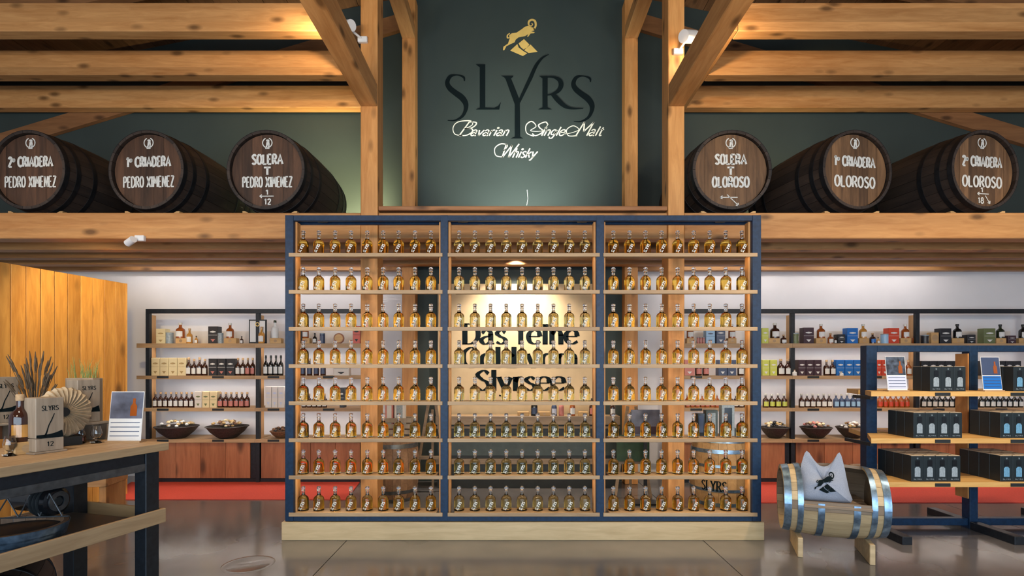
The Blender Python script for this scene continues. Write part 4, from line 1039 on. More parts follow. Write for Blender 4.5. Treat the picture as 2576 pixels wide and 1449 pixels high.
# ---- right unit, second shelf
z = ZS[1]
put_box(1722, 1748, z, 905, 'box_pink', f'red pink box beside the post, second shelf, {RW}')
for i in range(2): put_bottle(1757+i*18, z, 905, 16, 'bottle_brown', f'{ORD[i]} dark bottle right of the red pink box, second shelf, {RW}', group='dark bottles right of the red pink box', lab='box_pink')
for i in range(2): put_box(1807+i*23, 1829.5+i*23, z, 905, 'box_navy', f'{ORD[i]} navy box seen through the rack, second shelf, {RW}', group='navy boxes on the second shelf')
for i in range(2): put_bottle(1863+i*17, z, 905, 15, 'bottle_brown', f'{ORD[i]} dark bottle right of the navy boxes, second shelf, {RW}', group='dark bottles right of the navy boxes')
for i in range(2): put_box(1918+i*19, 1936.5+i*19, z, 905, 'box_lime', f'{ORD[i]} lime green box on the second shelf, {RW}', group='lime boxes on the second shelf')
for i in range(2): put_bottle(1964+i*18, z, 903, 17, 'bottle_brown', f'{ORD[i]} brown bottle beside the lime boxes, second shelf, {RW}', group='brown bottles beside the lime boxes')
put_bottle(1999, z, 930, 10, 'paper_white', f'tiny white bottle before the upright, second shelf, {RW}', y=YS-0.02)
for i in range(3): put_box(2008+i*20, 2027.5+i*20, z, 905, 'box_purple', f'{ORD[i]} of three purple boxes, second shelf, {RW}', group='purple boxes on the second shelf')
for i in range(2): put_bottle(2079+i*15, z, 905, 14, 'bottle_brown', f'{ORD[i]} dark bottle right of the purple boxes, second shelf, {RW}', group='dark bottles right of the purple boxes')
for i in range(3): put_box(2104+i*22, 2125.5+i*22, z, 905, 'box_blue', f'{ORD[i]} of three blue boxes, second shelf, {RW}', group='blue boxes on the second shelf')
put_bottle(2117, z, 935, 9, 'paper_white', f'tiny white bottle before the blue boxes, second shelf, {RW}', y=YS+0.0)
put_bottle(2178, z, 905, 13, 'bottle_black', f'dark bottle right of the blue boxes, second shelf, {RW}')
for i in range(2): put_box(2205+i*14, 2218.5+i*14 if i == 0 else 2234, z, 905, 'box_red', f'{ORD[i]} red box behind the gondola, second shelf, {RW}', group='red boxes on the second shelf')
for i in range(4): put_bottle(2243+i*14, z, 905, 13, 'bottle_amber', f'{ORD[i]} amber bottle behind the gondola brochure, second shelf, {RW}', group='amber bottles behind the gondola')
for i in range(5): put_box(2318+i*20, 2337.5+i*20, z, 908, 'box_black', f'{ORD[i]} black box behind the gondola, second shelf, {RW}', group='black boxes behind the gondola')
for i in range(5): put_box(2470+i*20, 2489.5+i*20, z, 908, 'box_black', f'{ORD[i]} black box at the far right, second shelf, {RW}', group='black boxes at the far right')
# ---- right unit, third shelf
z = ZS[2]
def minis(x0, n, step, gl, lab, what, group):
    for i in range(n): put_bottle(x0+i*step, z, 990+(i % 2), step*0.92, gl, f'{ORD[i]} {what}, third shelf, {RW}', lab=lab, y=YG+(0.03 if i % 2 else 0), cap='clear_neck', group=group)
minis(1729, 8, 12.5, 'bottle_amber', 'box_pink', 'small bottle seen through the rack', 'small bottles behind the rack, right')
minis(1838, 4, 13, 'bottle_brown', 'box_white', 'small dark bottle beside the rack edge', 'small dark bottles by the rack edge')
minis(1926, 4, 15.5, 'bottle_brown', 'box_lime', 'small lime labelled bottle', 'lime labelled small bottles')
minis(2016, 6, 14, 'bottle_brown', 'paper_white', 'small purple bottle', 'purple small bottles')
minis(2103, 6, 14, 'box_navy', 'box_sky', 'small blue bottle', 'blue small bottles')
minis(2213, 6, 13.5, 'bottle_amber', 'box_red', 'small red bottle behind the gondola', 'red small bottles')
minis(2322, 8, 14, 'bottle_black', 'box_white', 'small black bottle behind the gondola', 'black small bottles behind the gondola')
minis(2468, 8, 14, 'bottle_black', 'paper_white', 'small black bottle at the far right', 'black small bottles at the far right')

# ================================================================== GONDOLA WITH BLACK CARTONS (right)
YU = 5.32
gon = thing('gondola_shelf', 'freestanding black steel gondola with oak boards full of black cartons', 'shelf', (X(2450, YU), YU, 0))
GX = [(2180, 2207), (2440, 2461), (2700, 2721)]
gz1 = Z(869, YU)
for a, b in GX:
    MB().box(X(a, YU), X(b, YU), YU, YU+0.10, 0.0, gz1, 0.004).build('upright', 'steel_sky_tint', gon)
    x = X(a, YU)
    if a > 2200: MB().box(x-0.014, x-0.001, YU+0.01, YU+0.16, 0.30, gz1-0.08).build('side_board', 'spruce_Z', gon)
for (a, b), (c, d) in zip(GX, GX[1:]):
    MB().box(X(b, YU)+0.001, X(c, YU)-0.001, YU, YU+0.10, Z(885, YU), gz1, 0.003).build('top_rail', 'steel_sky_tint', gon)
    MB().box(X(b, YU)+0.001, X(c, YU)-0.001, YU+0.02, YU+0.09, 0.03, 0.10, 0.003).build('bottom_rail', 'steel_sky_tint', gon)
for a, b in GX:
    xm = (X(a, YU)+X(b, YU))/2
    MB().box(xm-0.045, xm+0.045, 4.84, YU-0.002, 0.0, 0.075, 0.004).build('foot', 'steel_black', gon)
    MB().box(xm-0.045, xm+0.045, YU+0.102, YU+0.55, 0.0, 0.075, 0.004).build('foot', 'steel_black', gon)
XG1 = X(2760, YU)
# (front depth, picture row of the top front edge, left end front, left end back)
GS = [(5.02, 985, 3.36, 3.50), (4.90, 1103, 3.28, 3.52), (4.84, 1213, 3.24, 3.52)]
GZ = []
for yf, py, xl0, xl1 in GS:
    zt = Z(py, yf); GZ.append(zt)
    def plank(y0, y1, xa, xb):
        m = MB(); pts = [(xa, y0), (XG1, y0), (XG1, y1), (xb, y1)]
        m.poly(pts, lambda u, v, d: (u, v, zt-0.045*(1-d)), 1.0); return m
    f = (YU-yf)/2
    p = plank(yf, YU-0.002, xl0, xl1).build('shelf_board', 'gondola_oak', gon)
    plank(YU+0.102, YU+0.45, xl1, xl1+0.1).build('shelf_board', 'gondola_oak', gon)
    MB().box(xl0+0.01, xl0+0.04, yf+0.03, YU-0.01, zt-0.075, zt-0.046).build('bracket', 'steel_black', gon)
    for px in (2370, 2560):
        MB().box(X(px-18, yf), X(px+20, yf), yf-0.006, yf-0.001, zt-0.040, zt-0.010).build('price_rail', 'black_board', p)
# black bottle cartons: each a carton with a printed bottle, cut-out grip and open inner top
CW, CD, CH = 0.112, 0.112, 0.232
ME_CART = MB().box(-CW/2+.001, CW/2-.001, 0.001, CD-.001, 0, CH, 0.002).mesh('carton', 'carton_black')
def _pr(mat):
    m = MB(); f = lambda u, v, d: (u, -0.0012, v)
    m.poly([(-.026, .045), (.026, .045), (.026, .120), (.012, .135), (-.012, .135), (-.026, .120)], f); return m.mesh('bottle_print', mat)
ME_PR = {k: _pr(k) for k in ('print_silver', 'print_blue')}
ME_CRW = MB().poly([(-.02, .14), (.022, .14), (.022, .195), (-.02, .195)], lambda u, v, d: (u, -0.0012, v)).mesh('print_shade', 'black_gloss')
_m = MB(); fit_text(_m, 'SLYRS', -0.036, 0.036, 0.018, 0.010, lambda u, v, d: (u, -0.0013, v), 0.0016, 0.0026); ME_CTX = _m.mesh('lettering', 'print_silver')
_m = MB(); emblem(_m, lambda u, v, d: (u, -0.0013, v), 0.0, 0.212, 0.007); ME_CEM = _m.mesh('logo', 'print_silver')
ME_TOP = MB().box(-CW/2+.006, CW/2-.006, 0.006, CD-.006, CH+0.0005, CH+0.004).mesh('inner_top', 'carton_inside')
ME_HOLE = MB().poly([(x+0.0, y) for x, y in OV(-.016, .016, CD/2-.011, CD/2+.011)[:-1]], lambda u, v, d: (u, v, CH+0.005)).mesh('grip_hole', 'black_board')
def carton(x, y, zt, label, pr, front, group):
    t = thing('bottle_carton', label, 'carton', (x, y, zt), 0, group)
    link('carton', ME_CART, t)
    if front:
        link('bottle_print', ME_PR[pr], t); link('print_shade', ME_CRW, t); link('lettering', ME_CTX, t); link('logo', ME_CEM, t)
    tp = link('inner_top', ME_TOP, t); link('grip_hole', ME_HOLE, tp)
ROWN = ['front', 'second', 'third', 'fourth', 'rear']
def stack(px_right, zi, cols, rows, where, pr, yoff=0.02, first_col=0):
    yf = GS[zi][0]+yoff; xr = X(px_right, yf)
    for c in range(cols):
        for r_ in range(rows):
            carton(xr-CW*(cols-c)+CW/2, yf+r_*CD, GZ[zi], f'black carton, {ORD[c]} from left in the {ROWN[r_]} row, {where}', pr, r_ == 0, f'black cartons, {where}')
stack(2417, 2, 4, 4, 'bottom board left block', 'print_silver')
stack(2421, 1, 4, 3, 'middle board left block', 'print_silver')
stack(2430, 0, 3, 2, 'top board left block', 'print_silver', 0.03)
stack(2610, 2, 3, 4, 'bottom board right block', 'print_blue')
stack(2640, 1, 4, 3, 'middle board right block', 'print_blue')
stack(2640, 0, 3, 2, 'top board right block', 'print_blue', 0.03)
# brochures on the top board
def brochure(px0, px1, top, y, zt, label, pic, txt):
    t = thing('brochure_stand', label, 'brochure', (X((px0+px1)/2, y), y, zt))
    x0, x1 = X(px0, y), X(px1, y); h = Z(top, y)-zt
    lean = lambda u, v, d: (u, y+v*0.12-d, zt+0.012+v)
    MB().poly([(x0, 0), (x1, 0), (x1, h), (x0, h)], lambda u, v, d: (u, y+v*0.12+0.004*d, zt+0.012+v), 1.0).build('sheet', 'paper_white', t)
    MB().poly([(x0+.004, h*.45), (x1-.004, h*.45), (x1-.004, h-.004), (x0+.004, h-.004)], lambda u, v, d: lean(u, v, 0.0015)).build('picture', pic, t)
    MB().poly([(x0+.004, .01), (x1-.004, .01), (x1-.004, h*.42), (x0+.004, h*.42)], lambda u, v, d: lean(u, v, 0.0015)).build('text_block', txt, t)
    bw = (x1-x0)*.10; bx = x0+(x1-x0)*.72; bz = h*.50
    MB().poly([(bx-bw, bz), (bx+bw, bz), (bx+bw, bz+h*.2), (bx+bw*.4, bz+h*.26), (bx+bw*.4, bz+h*.36), (bx-bw*.4, bz+h*.36), (bx-bw*.4, bz+h*.26), (bx-bw, bz+h*.2)], lambda u, v, d: lean(u, v, 0.003)).build('bottle_picture', 'bottle_amber', t)
    for q in range(4):
        zq = .03+q*h*.09
        MB().poly([(x0+.014, zq), (x1-.014, zq), (x1-.014, zq+.005), (x0+.014, zq+.005)], lambda u, v, d: lean(u, v, 0.003)).build('text_line', 'box_navy', t)
    MB().box(x0-.005, x1+.005, y-.02, y+.06, zt, zt+.012).build('foot', 'oak_X', t)
    return t
brochure(2233, 2283, 900, 5.06, GZ[0], 'brochure with a night photograph and pale text, left on the gondola', 'photo_night', 'paper_pale')
brochure(2474, 2522, 901, 5.06, GZ[0], 'bright blue brochure right of the gondola centre upright', 'box_navy', 'box_blue')

# ================================================================== BARREL ARMCHAIR WITH CUSHION
YCH = 4.66
ch = thing('barrel_chair', 'armchair cut from an oak barrel with blue steel hoops', 'chair', (X(2087, YCH), YCH, 0), R(-20.0))
ZC = 0.455; LC = 0.77; RE, RM = 0.275, 0.312
rad = lambda x: RE+(RM-RE)*(1-(x/(LC/2))**2)
NS = 24
def chair_stave(x0, x1, a, K=6):
    h = PI/NS*0.965; th = 0.026; m = MB()
    for i in range(K+1):
        x = x0+(x1-x0)*i/K; r = rad(x)
        for rr in (r, r-th):
            for s in (-h, 0, h): m.v.append((x, -rr*math.cos(a+s), ZC+rr*math.sin(a+s)))
    for i in range(K):
        p = i*6; q = p+6
        m.f += [(p, q, q+1, p+1), (p+1, q+1, q+2, p+2), (p+3, p+4, q+4, q+3), (p+4, p+5, q+5, q+4), (p, p+3, q+3, q), (p+2, q+2, q+5, p+5)]
    m.f += [(0, 1, 4, 3), (1, 2, 5, 4), (K*6, K*6+3, K*6+4, K*6+1), (K*6+1, K*6+4, K*6+5, K*6+2)]
    return m
E0 = LC/2-0.135
for i in range(NS):
    a = 2*PI*i/NS; d = math.degrees(a)
    if 10 < d < 100:
        chair_stave(-LC/2, -E0, a, 2).build('arm_stave', 'chair_stave', ch, True, True)
        chair_stave(E0, LC/2, a, 2).build('arm_stave', 'chair_stave', ch, True, True)
    else:
        chair_stave(-LC/2, LC/2, a).build('back_stave' if d < 185 else 'stave', 'chair_slat' if d < 185 else 'chair_stave', ch, True, True)
def chair_hoop(x0, x1, a0, a1, name='hoop'):
    m = MB(); n = 40
    prof = [(rad(x0)+.0005, x0), (rad(x0)+.005, x0), (rad(x1)+.005, x1), (rad(x1)+.0005, x1)]
    for i in range(n+1):
        t = a0+(a1-a0)*i/n
        for r, x in prof: m.v.append((x, -r*math.cos(t), ZC+r*math.sin(t)))
    for i in range(n):
        for q in range(3): m.f.append((i*4+q, i*4+q+1, i*4+4+q+1, i*4+4+q))
    m.build(name, 'hoop_steel', ch, True, True)
for x0, x1 in ((-LC/2, -LC/2+.055), (-LC/2+.10, -LC/2+.142), (LC/2-.142, LC/2-.10), (LC/2-.055, LC/2)): chair_hoop(x0, x1, 0, 2*PI)
for xc in (-.115, .140): chair_hoop(xc-.024, xc+.024, R(180), R(365))
for sg in (-1, 1):
    MB().lathe([(0, sg*(LC/2-.05)), (RE-.026, sg*(LC/2-.05)), (RE-.026, sg*(LC/2-.07)), (0, sg*(LC/2-.07))], 28, (0, 0, ZC), 'X').build('side_panel', 'chair_slat', ch, False, True)
    xx = sg*0.26
    MB().box(xx-.02, xx+.02, -.24, .24, 0.0, 0.165, .004).build('leg_frame', 'chair_stave', ch, False, True)
sb = MB()
for i in range(5):
    y0 = -0.315+i*0.108; 
    MB().box(-E0+.004, E0-.004, y0, y0+.102, ZC-.012, ZC+.014, .004).build('seat_board', 'chair_slat', ch, False, True)
# cushion with two pointed ears
cu = thing('cushion', 'grey blue linen cushion with ram emblem sitting in the barrel chair', 'cushion', (X(2072, 4.56), 4.56, ZC+0.016), R(-20))
outl = [(a*.82, b*.95) for a, b in [(-.245, 0.0), (0, -.008), (.245, 0.0), (.235, .10), (.215, .22), (.20, .31), (.165, .425), (.10, .345), (.045, .30), (-.02, .30), (-.07, .345), (-.14, .425), (-.19, .32), (-.215, .22), (-.235, .10)]]
ol = cr([(a, b) for a, b in outl], 3, True)[:-1]
m = MB(); cxm, czm = 0.0, 0.17; nO = len(ol); RG = 6
def cush(f, side):
    for a, b in ol:
        x = cxm+(a-cxm)*f; zz = czm+(b-czm)*f
        bul = 0.085*math.sqrt(max(0, 1-f**2.4))*max(0.25, min(1, (0.40-b)/0.25))
        wr_ = 0.006*math.sin(9*a*8+b*22)*(1-f*.4)
        m.v.append((x, side*(bul+wr_*(f < .98)*.9)+zz*0.22, zz+0.0))
for side in (-1, 1):
    base = len(m.v)
    for r_ in range(RG+1): cush(max(0.02, r_/RG), side)
    for r_ in range(RG):
        for i in range(nO):
            j = (i+1) % nO; a, b, c, d = base+r_*nO+i, base+r_*nO+j, base+(r_+1)*nO+j, base+(r_+1)*nO+i
            m.f.append((a, b, c, d) if side < 0 else (a, d, c, b))
    m.f.append(tuple(base+i for i in range(nO)))
m.build('cover', 'linen', cu, True, True)
em_ = MB(); q = 0.00050
def fnC(u, v, d):
    x = (u-757)*q; zz = .245-(v-105)*q
    f = min(0.98, math.hypot(x/.18, (zz-czm)/.19)); 
    return (x, -0.085*math.sqrt(max(0, 1-f**2.4))*max(.25, min(1, (.40-zz)/.25))+zz*.22-0.012, zz)
ram(em_, fnC); em_.build('ram_emblem', 'ink', cu, False, True)
tag(cu, None)

# ================================================================== DISPLAY TABLE (left foreground)
A = R(74.2); TX, TY, TZ = -2.397, 3.754, 1.08
tb = thing('display_table', 'high display table of dark steel with thick oak top, left foreground', 'table', (TX, TY, 0), A)
def tw(x, y): return (TX+x*math.cos(A)-y*math.sin(A), TY+x*math.sin(A)+y*math.cos(A))
for i in range(4):
    MB().box(-2.6, 0, i*0.2+.001, (i+1)*.2-.001, TZ-.055, TZ, .004).build('top_plank', 'oak_X', tb, False, True)
for x in (-.16, -2.5):
    for y in (.02, .68): MB().box(x, x+.10, y, y+.10, 0, TZ-.056, .004).build('leg', 'steel_black', tb, False, True)
for y in (.03, .70): MB().box(-2.4, -.161, y, y+.06, TZ-.15, TZ-.058, .003).build('apron', 'steel_black', tb, False, True)
for y in (.022,): MB().box(-2.4, -.161, y, y+.012, TZ-.175, TZ-.125, .002).build('apron_flange', 'steel_raw', tb, False, True)
MB().box(-.155, -.065, .121, .679, TZ-.15, TZ-.058, .003).build('end_rail', 'steel_black', tb, False, True)
LS = 0.615
MB().box(-2.5, -.03, -.005, .018, LS-.085, LS+.012, .003).build('tray_front', 'oak_X', tb, False, True)
MB().box(-2.5, -.03, .782, .805, LS-.085, LS+.012, .003).build('tray_back', 'oak_X', tb, False, True)
MB().box(-.053, -.031, .02, .78, LS-.085, LS+.012, .003).build('tray_end', 'oak_Y', tb, False, True)
MB().box(-2.39, -.165, .13, .67, LS-.06, LS-.03).build('tray_board', 'black_board', tb, False, True)
def ontab(px, py, zt=TZ):
    Y = (EYE-zt)*FPX/(py-HY); return ((px-CX)*Y/FPX, Y, zt)
RZT = R(-12)
def slyrs_box(label, loc, w_, d_, h, rz, name='gift_box'):
    t = thing(name, label, 'box', loc, rz, 'grey timber gift boxes on the table')
    MB().box(-w_/2, w_/2, 0, d_, 0, h*.25-.002, .003).build('base_board', 'grey_wood', t, False, True)
    MB().box(-w_/2, w_/2, 0, d_, h*.25, h, .003).build('carton', 'grey_wood', t, False, True)
    f = lambda u, v, d: (u, -.0015, v)
    fit_text(MB(), 'SLYRS', -w_*.3, w_*.3, h*.76, h*.09, f, .0025, .005).build('lettering', 'ink', t, False, True)
    m = MB(); pen(m, [(w_*.15, h*.70, .004), (w_*.05, h*.58, .006), (-w_*.05, h*.48, .006), (-w_*.12, h*.36, .008), (-w_*.2, h*.27, .012)], f, 1.0)
    m.build('tree_trunk_print', 'ink', t, False, True)
    m = MB(); pen(m, [(-w_*.48, h*.285, .018), (-w_*.1, h*.28, .022), (w_*.2, h*.29, .03), (w_*.46, h*.31, .045)], f, 1.0); m.build('ground_print', 'ink', t, False, True)
    fit_text(MB(), '12', -w_*.1, w_*.12, h*.09, h*.085, f, .003, .005).build('age_number', 'ink', t, False, True)
    return t
l0 = ontab(126, 1139); gb_ = slyrs_box('grey timber gift box in front on the table, dry stems behind it', l0, .150, .15, .325, R(70))
tag(MB().box(-.09, .09, -.012, .162, 0, .012, .003).build('wooden_board', 'grey_wood'), 'thin grey board under the front gift box on the table', 'board')
bo = bpy.data.objects['wooden_board']; bo.location = l0; bo.rotation_euler = (0, 0, R(70))
gb_.location = (l0[0], l0[1], l0[2]+.0125)
# raised boxes behind
def riser(label, loc, w_, d_, h, rz):
    t = thing('display_riser', label, 'riser', loc, rz, 'display risers on the table')
    MB().box(-w_/2, w_/2, 0, d_, h-.018, h, .003).build('top', 'grey_wood', t, False, True)
    MB().box(-w_/2, -w_/2+.018, 0, d_, 0, h-.019, .002).build('side', 'grey_wood', t, False, True)
    MB().box(w_/2-.018, w_/2, 0, d_, 0, h-.019, .002).build('side', 'grey_wood', t, False, True)
    MB().box(-w_/2+.019, w_/2-.019, d_-.015, d_, 0, h-.019).build('back', 'cabinet_wood', t, False, True)
lr = ontab(238, 1112); riser('open wooden riser box behind the straw wheel', (lr[0]-.05, lr[1]+.03, TZ), .26, .16, .135, R(70))
slyrs_box('grey timber gift box on the riser behind the straw wheel', (lr[0]-.07, lr[1]+.04, TZ+.1355), .148, .11, .30, R(70))
ll = ontab(2, 1115); riser('open wooden riser box at the left edge of the picture', (ll[0]-.06, ll[1]+.05, TZ), .26, .2, .13, R(70))
slyrs_box('grey timber gift box on the riser at the left picture edge', (ll[0]-.05, ll[1]+.09, TZ+.1305), .150, .12, .325, R(70))
# bottle on its block
lb = ontab(66, 1143)
t = goods('display_block', 'branded wooden block under the amber bottle on the table', 'block', (lb[0], lb[1], TZ), block_parts(.115, .1, .075), None, R(70))
t = thing('whisky_bottle', 'dark amber whisky bottle with orange label on the table block', 'bottle', (lb[0]-.055, lb[1]+.02, TZ+.0755), R(50))
for nm, me, p in bottle_parts(.285, .052, 'bottle_brown', 'bottle_honey', 'cork', .26): link(nm, me, t)
# straw wheel
lwv = ontab(168, 1118)
wl = thing('straw_wheel', 'pleated pale straw wheel with a dark hole, standing on the table', 'wreath', (-2.985, 3.575, TZ+.06), R(66))
m = MB(); n = 160; Rw = .165
for rr, yb in ((.028, 0), (.06, -.028), (.11, -.032), (.15, -.02), (Rw, 0), (.15, .02), (.06, .025), (.028, 0)):
    for i in range(n):
        t_ = 2*PI*i/n; f = 1+.022*math.sin(t_*21)*(rr > .1); k_ = .010*math.sin(t_*32)*(.03 < rr < .16)
        m.v.append((rr*f*math.cos(t_), yb+k_, Rw+rr*f*math.sin(t_)))
for r_ in range(7):
    for i in range(n):
        j = (i+1) % n; m.f.append((r_*n+i, r_*n+j, (r_+1)*n+j, (r_+1)*n+i))
m.build('pleats', 'husk', wl, True, True)
MB().cyl((0, -.012, Rw), (0, .012, Rw), .03, .03, 20).build('hub', 'black_board', wl, False, True)
MB().box(-.09, .09, -.04, .06, -.06, -.001, .003).build('stand', 'black_board', wl, False, True)
# dried stems in a crate
ls_ = ontab(88, 1118)
st_ = thing('dried_stems', 'bunch of dry brown stems in a pale vase behind the gift box', 'dried plant', (ls_[0]-.09, ls_[1]+.10, TZ))
MB().lathe([(0, 0), (.045, 0), (.05, .05), (.048, .28), (.044, .28), (.044, .02), (0, .02)], 18).build('vase', 'box_white', st_, True, True)
rnd = random.Random(5)
for i in range(46):
    a = rnd.uniform(0, 2*PI); sp = rnd.uniform(.02, .17); h = rnd.uniform(.38, .62)
    dx, dy = sp*math.cos(a)-.04, sp*math.sin(a)*.6
    MB().tube([(.02*math.cos(a), .02*math.sin(a), .04), (dx*.35, dy*.35, h*.55), (dx, dy, h)], [.003, .003, .0015], 5).tube([(dx*.75, dy*.75, h*.86), (dx*.9, dy*.9, h*.95), (dx*1.08, dy*1.08, h*1.05)], [.003, .007, .002], 5).build('stem', 'dry_stem', st_, True, True)
# planter with grass
lg_ = (lr[0]-.20, lr[1]+.16, TZ)
gr_ = thing('grass_planter', 'tall dark planter with thin green grass on the table', 'plant', lg_)
MB().box(-.10, .10, -.05, .05, 0, .445, .004).build('planter', 'grey_wood', gr_, False, True)
for i in range(40):
    x = rnd.uniform(-.09, .09); y = rnd.uniform(-.04, .04); h = rnd.uniform(.05, .16); dx = rnd.uniform(-.05, .05)
    MB().tube([(x, y, .43), (x+dx*.4, y, .44+h*.6), (x+dx, y, .44+h)], [.002, .0016, .0006], 4).build('blade', 'grass_green', gr_, True, True)
# tasting glasses
GP = [(0, 0), (.030, 0), (.032, .004), (.024, .012), (.010, .018), (.009, .026), (.020, .036), (.033, .055), (.034, .070), (.028, .100), (.0235, .118), (.0225, .118), (.027, .100), (.0328, .070), (.0318, .056), (.018, .038), (0, .034)]
ME_TG = MB().lathe(GP, 22).mesh('glass', 'thin_glass', True)
for px, py, lab in ((25, 1147, 'tulip tasting glass at the left edge of the table'), (214, 1113, 'tulip tasting glass below the straw wheel, left of two'), (256, 1112, 'tulip tasting glass below the straw wheel, right of two')):
    p = ontab(px, py); t = thing('tasting_glass', lab, 'glass', (p[0], p[1]-.05 if px > 100 else p[1], TZ), 0, 'tasting glasses'); link('bowl', ME_TG, t)
    link('print', me_('tgp', lambda: fit_text(MB(), 'SLYRS', -.018, .018, .008, .006, lambda u, v, d: (u, -.0335, v), .0012, .002).mesh('print', 'script_white')), t)
# mini bottle and brochure
p = ontab(206, 1115); t = goods('whisky_bottle', 'mini bottle with red label beside the tasting glasses', 'bottle', (p[0]-.02, p[1]+.03, TZ), bottle_parts(.12, .022, 'bottle_brown', 'box_pink', 'black_board'))
pb2 = ontab(312, 1098)
bt = brochure(270, 354, 990, 3.74, TZ, 'brochure stand with a mountain photograph at the table end', 'photo_lake', 'paper_white')
p = ontab(300, 1098)
# ---- lower tray: tub, lamp, steel rods; cask on the floor
def half_tub(label, loc, rtop, h):
    t = thing('cask_tub', label, 'tub', loc)
    n = 26; hh = PI/n*.97
    for i in range(n):
        a = 2*PI*i/n; m = MB()
        for z_, r_ in ((0, rtop*.93), (h, rtop)):
            for rr in (r_, r_-.025):
                for s in (-hh, hh): m.v.append((rr*math.cos(a+s), rr*math.sin(a+s), z_))
        m.f = [(0, 1, 5, 4), (2, 6, 7, 3), (0, 4, 6, 2), (1, 3, 7, 5), (4, 5, 7, 6), (0, 2, 3, 1)]
        m.build('stave', 'old_stave', t, False, True)
    for z0_, z1_ in ((.0, .035), (h-.05, h)):
        ra = rtop*(.93+.07*z0_/h)+.002; rb_ = rtop*(.93+.07*z1_/h)+.002
        MB().lathe([(ra, z0_), (ra+.004, z0_), (rb_+.004, z1_), (rb_, z1_)], 48).build('hoop', 'hoop_steel', t, True, True)
    MB().lathe([(0, h-.03), (rtop-.03, h-.03), (rtop-.03, h-.05), (0, h-.05)], 32).build('lid', 'black_board', t, False, True)
    return t
tx_, ty_ = tw(-.70, .40)
half_tub('low barrel end with blue steel hoops on the lower tray of the table', (tx_, ty_, LS-.029), .265, .075)
lx, ly = tw(-.50, .40)
lm = thing('machine_lamp', 'black cylindrical machine lamp lying on the barrel end', 'lamp', (lx, ly, LS+.048+.10), R(-10))
MB().lathe([(0, .07), (.062, .07), (.086, .06), (.09, .02), (.09, -.06), (.07, -.10), (.07, -.20), (.04, -.26), (0, -.26)][::-1], 24, (0, 0, 0), 'X').build('body', 'black_gloss', lm, True, True)
for x in (-.03, -.005, .02): MB().lathe([(.09, x-.006), (.099, x-.004), (.099, x+.004), (.09, x+.006)], 24, (0, 0, 0), 'X').build('fin', 'black_board', lm, True, True)
MB().lathe([(.034, .071), (.062, .071), (.062, .079), (.034, .079), (.034, .071)], 24, (0, 0, 0), 'X').build('face_ring', 'steel_raw', lm, False, True)
MB().lathe([(.0, .071), (.03, .071), (.026, .075), (.0, .075)], 6, (0, 0, 0), 'X').build('socket', 'black_board', lm, False, True)
tr_ = thing('steel_truss', 'small welded steel truss behind the black machine lamp', 'truss', (tx_-.02, ty_+.12, LS+.05))
pts = [(-.20, 0, .0), (-.12, 0, .13), (-.05, 0, .01), (.02, 0, .15), (.08, 0, .02), (.14, 0, .16), (.22, 0, .02)]
for a, b in zip(pts, pts[1:]): MB().cyl(a, b, .004, .004, 8).build('rod', 'steel_raw', tr_, True, True)
MB().cyl((-.24, 0, .004), (.26, 0, .02), .005, .005, 8).build('bottom_rod', 'steel_raw', tr_, True, True)
bx_, by_ = tw(-.72, .40)
t = cask('whisky_cask', 'dark cask lying on the floor beneath the display table', 'barrel', (bx_+.12, by_-.22, .235), R(35), .62, .20, .235, 18, ('cask_stave', 'hoop_dark', 'cask_head'), [(0, .03), (.10, .13), (.49, .52), (.59, .62)])
# wooden crate behind the table
cy = 5.3; cxx = X(250, cy)
cr_ = thing('wooden_bench', 'low wooden bench behind the display table by the larch wall', 'bench', (cxx, cy, 0), R(10))
MB().box(-.42, .16, -.2, .2, .46, .54, .004).build('seat', 'spruce_X', cr_, False, True)
for x in (-.36, .09):
    MB().box(x, x+.06, -.18, .18, 0, .459, .004).build('leg', 'spruce_Z', cr_, False, True)
MB().box(-.299, .089, -.02, .02, .10, .16, .003).build('stretcher', 'spruce_X', cr_, False, True)

# ================================================================== THINGS SEEN THROUGH THE RACK
# upright cask with burnt lettering, at right
YK2 = 6.02
cxk = X(1812, YK2)
uk = cask('upright_cask', 'pale upright cask lettered SLYRS behind the right bay of the rack', 'barrel', (cxk, YK2, 0), 0, .83, .285, .335, 22, ('upright_stave', 'hoop_steel', 'upright_stave'),
          [(0, .04), (.11, .15), (.27, .30), (.53, .56), (.68, .72), (.79, .83)], rot=(PI/2, 0, 0))
# local +Y now points up (+Z); local Z points towards the viewer (-Y)
def fnU(u, v, d):
    a = u/.33; return (.336*math.sin(a), v, .336*math.cos(a))
fit_text(MB(), 'SLYRS', -.32, -.06, .285, .10, fnU, .008, .016, serif=True).build('lettering', 'ink', uk, False, True)
zk = .835
def simple_box(name, label, px0, px1, top, y, zb, mat, front=None, d=.09):
    t = thing(name, label, 'box', (X((px0+px1)/2, y), y, zb)); w_ = (px1-px0)*y/FPX; h = Z(top, y)-zb
    MB().box(-w_/2, w_/2, 0, d, 0, h, .003).build('carton', mat, t, False, True)
    if front: MB().poly([(-w_*.3, h*.2), (w_*.3, h*.2), (w_*.3, h*.9), (-w_*.3, h*.9)], lambda u, v, dd: (u, -.0015, v)).build('window', front, t, False, True)
    return t
simple_box('gift_tube', 'black tall gift carton on the upright cask, leftmost', 1755, 1773, 1040, 5.90, zk, 'black_gloss', 'box_navy')
simple_box('gift_tube', 'grey tall gift carton on the upright cask, middle', 1776, 1806, 1032, 5.92, zk, 'grey_board', 'print_silver')
simple_box('gift_tube', 'silver tall gift carton with dark window on the upright cask', 1816, 1848, 1018, 5.92, zk, 'print_silver', 'black_gloss')
simple_box('gift_box', 'low grey box on the upright cask beside the silver carton', 1853, 1876, 1078, 5.92, zk, 'print_silver')
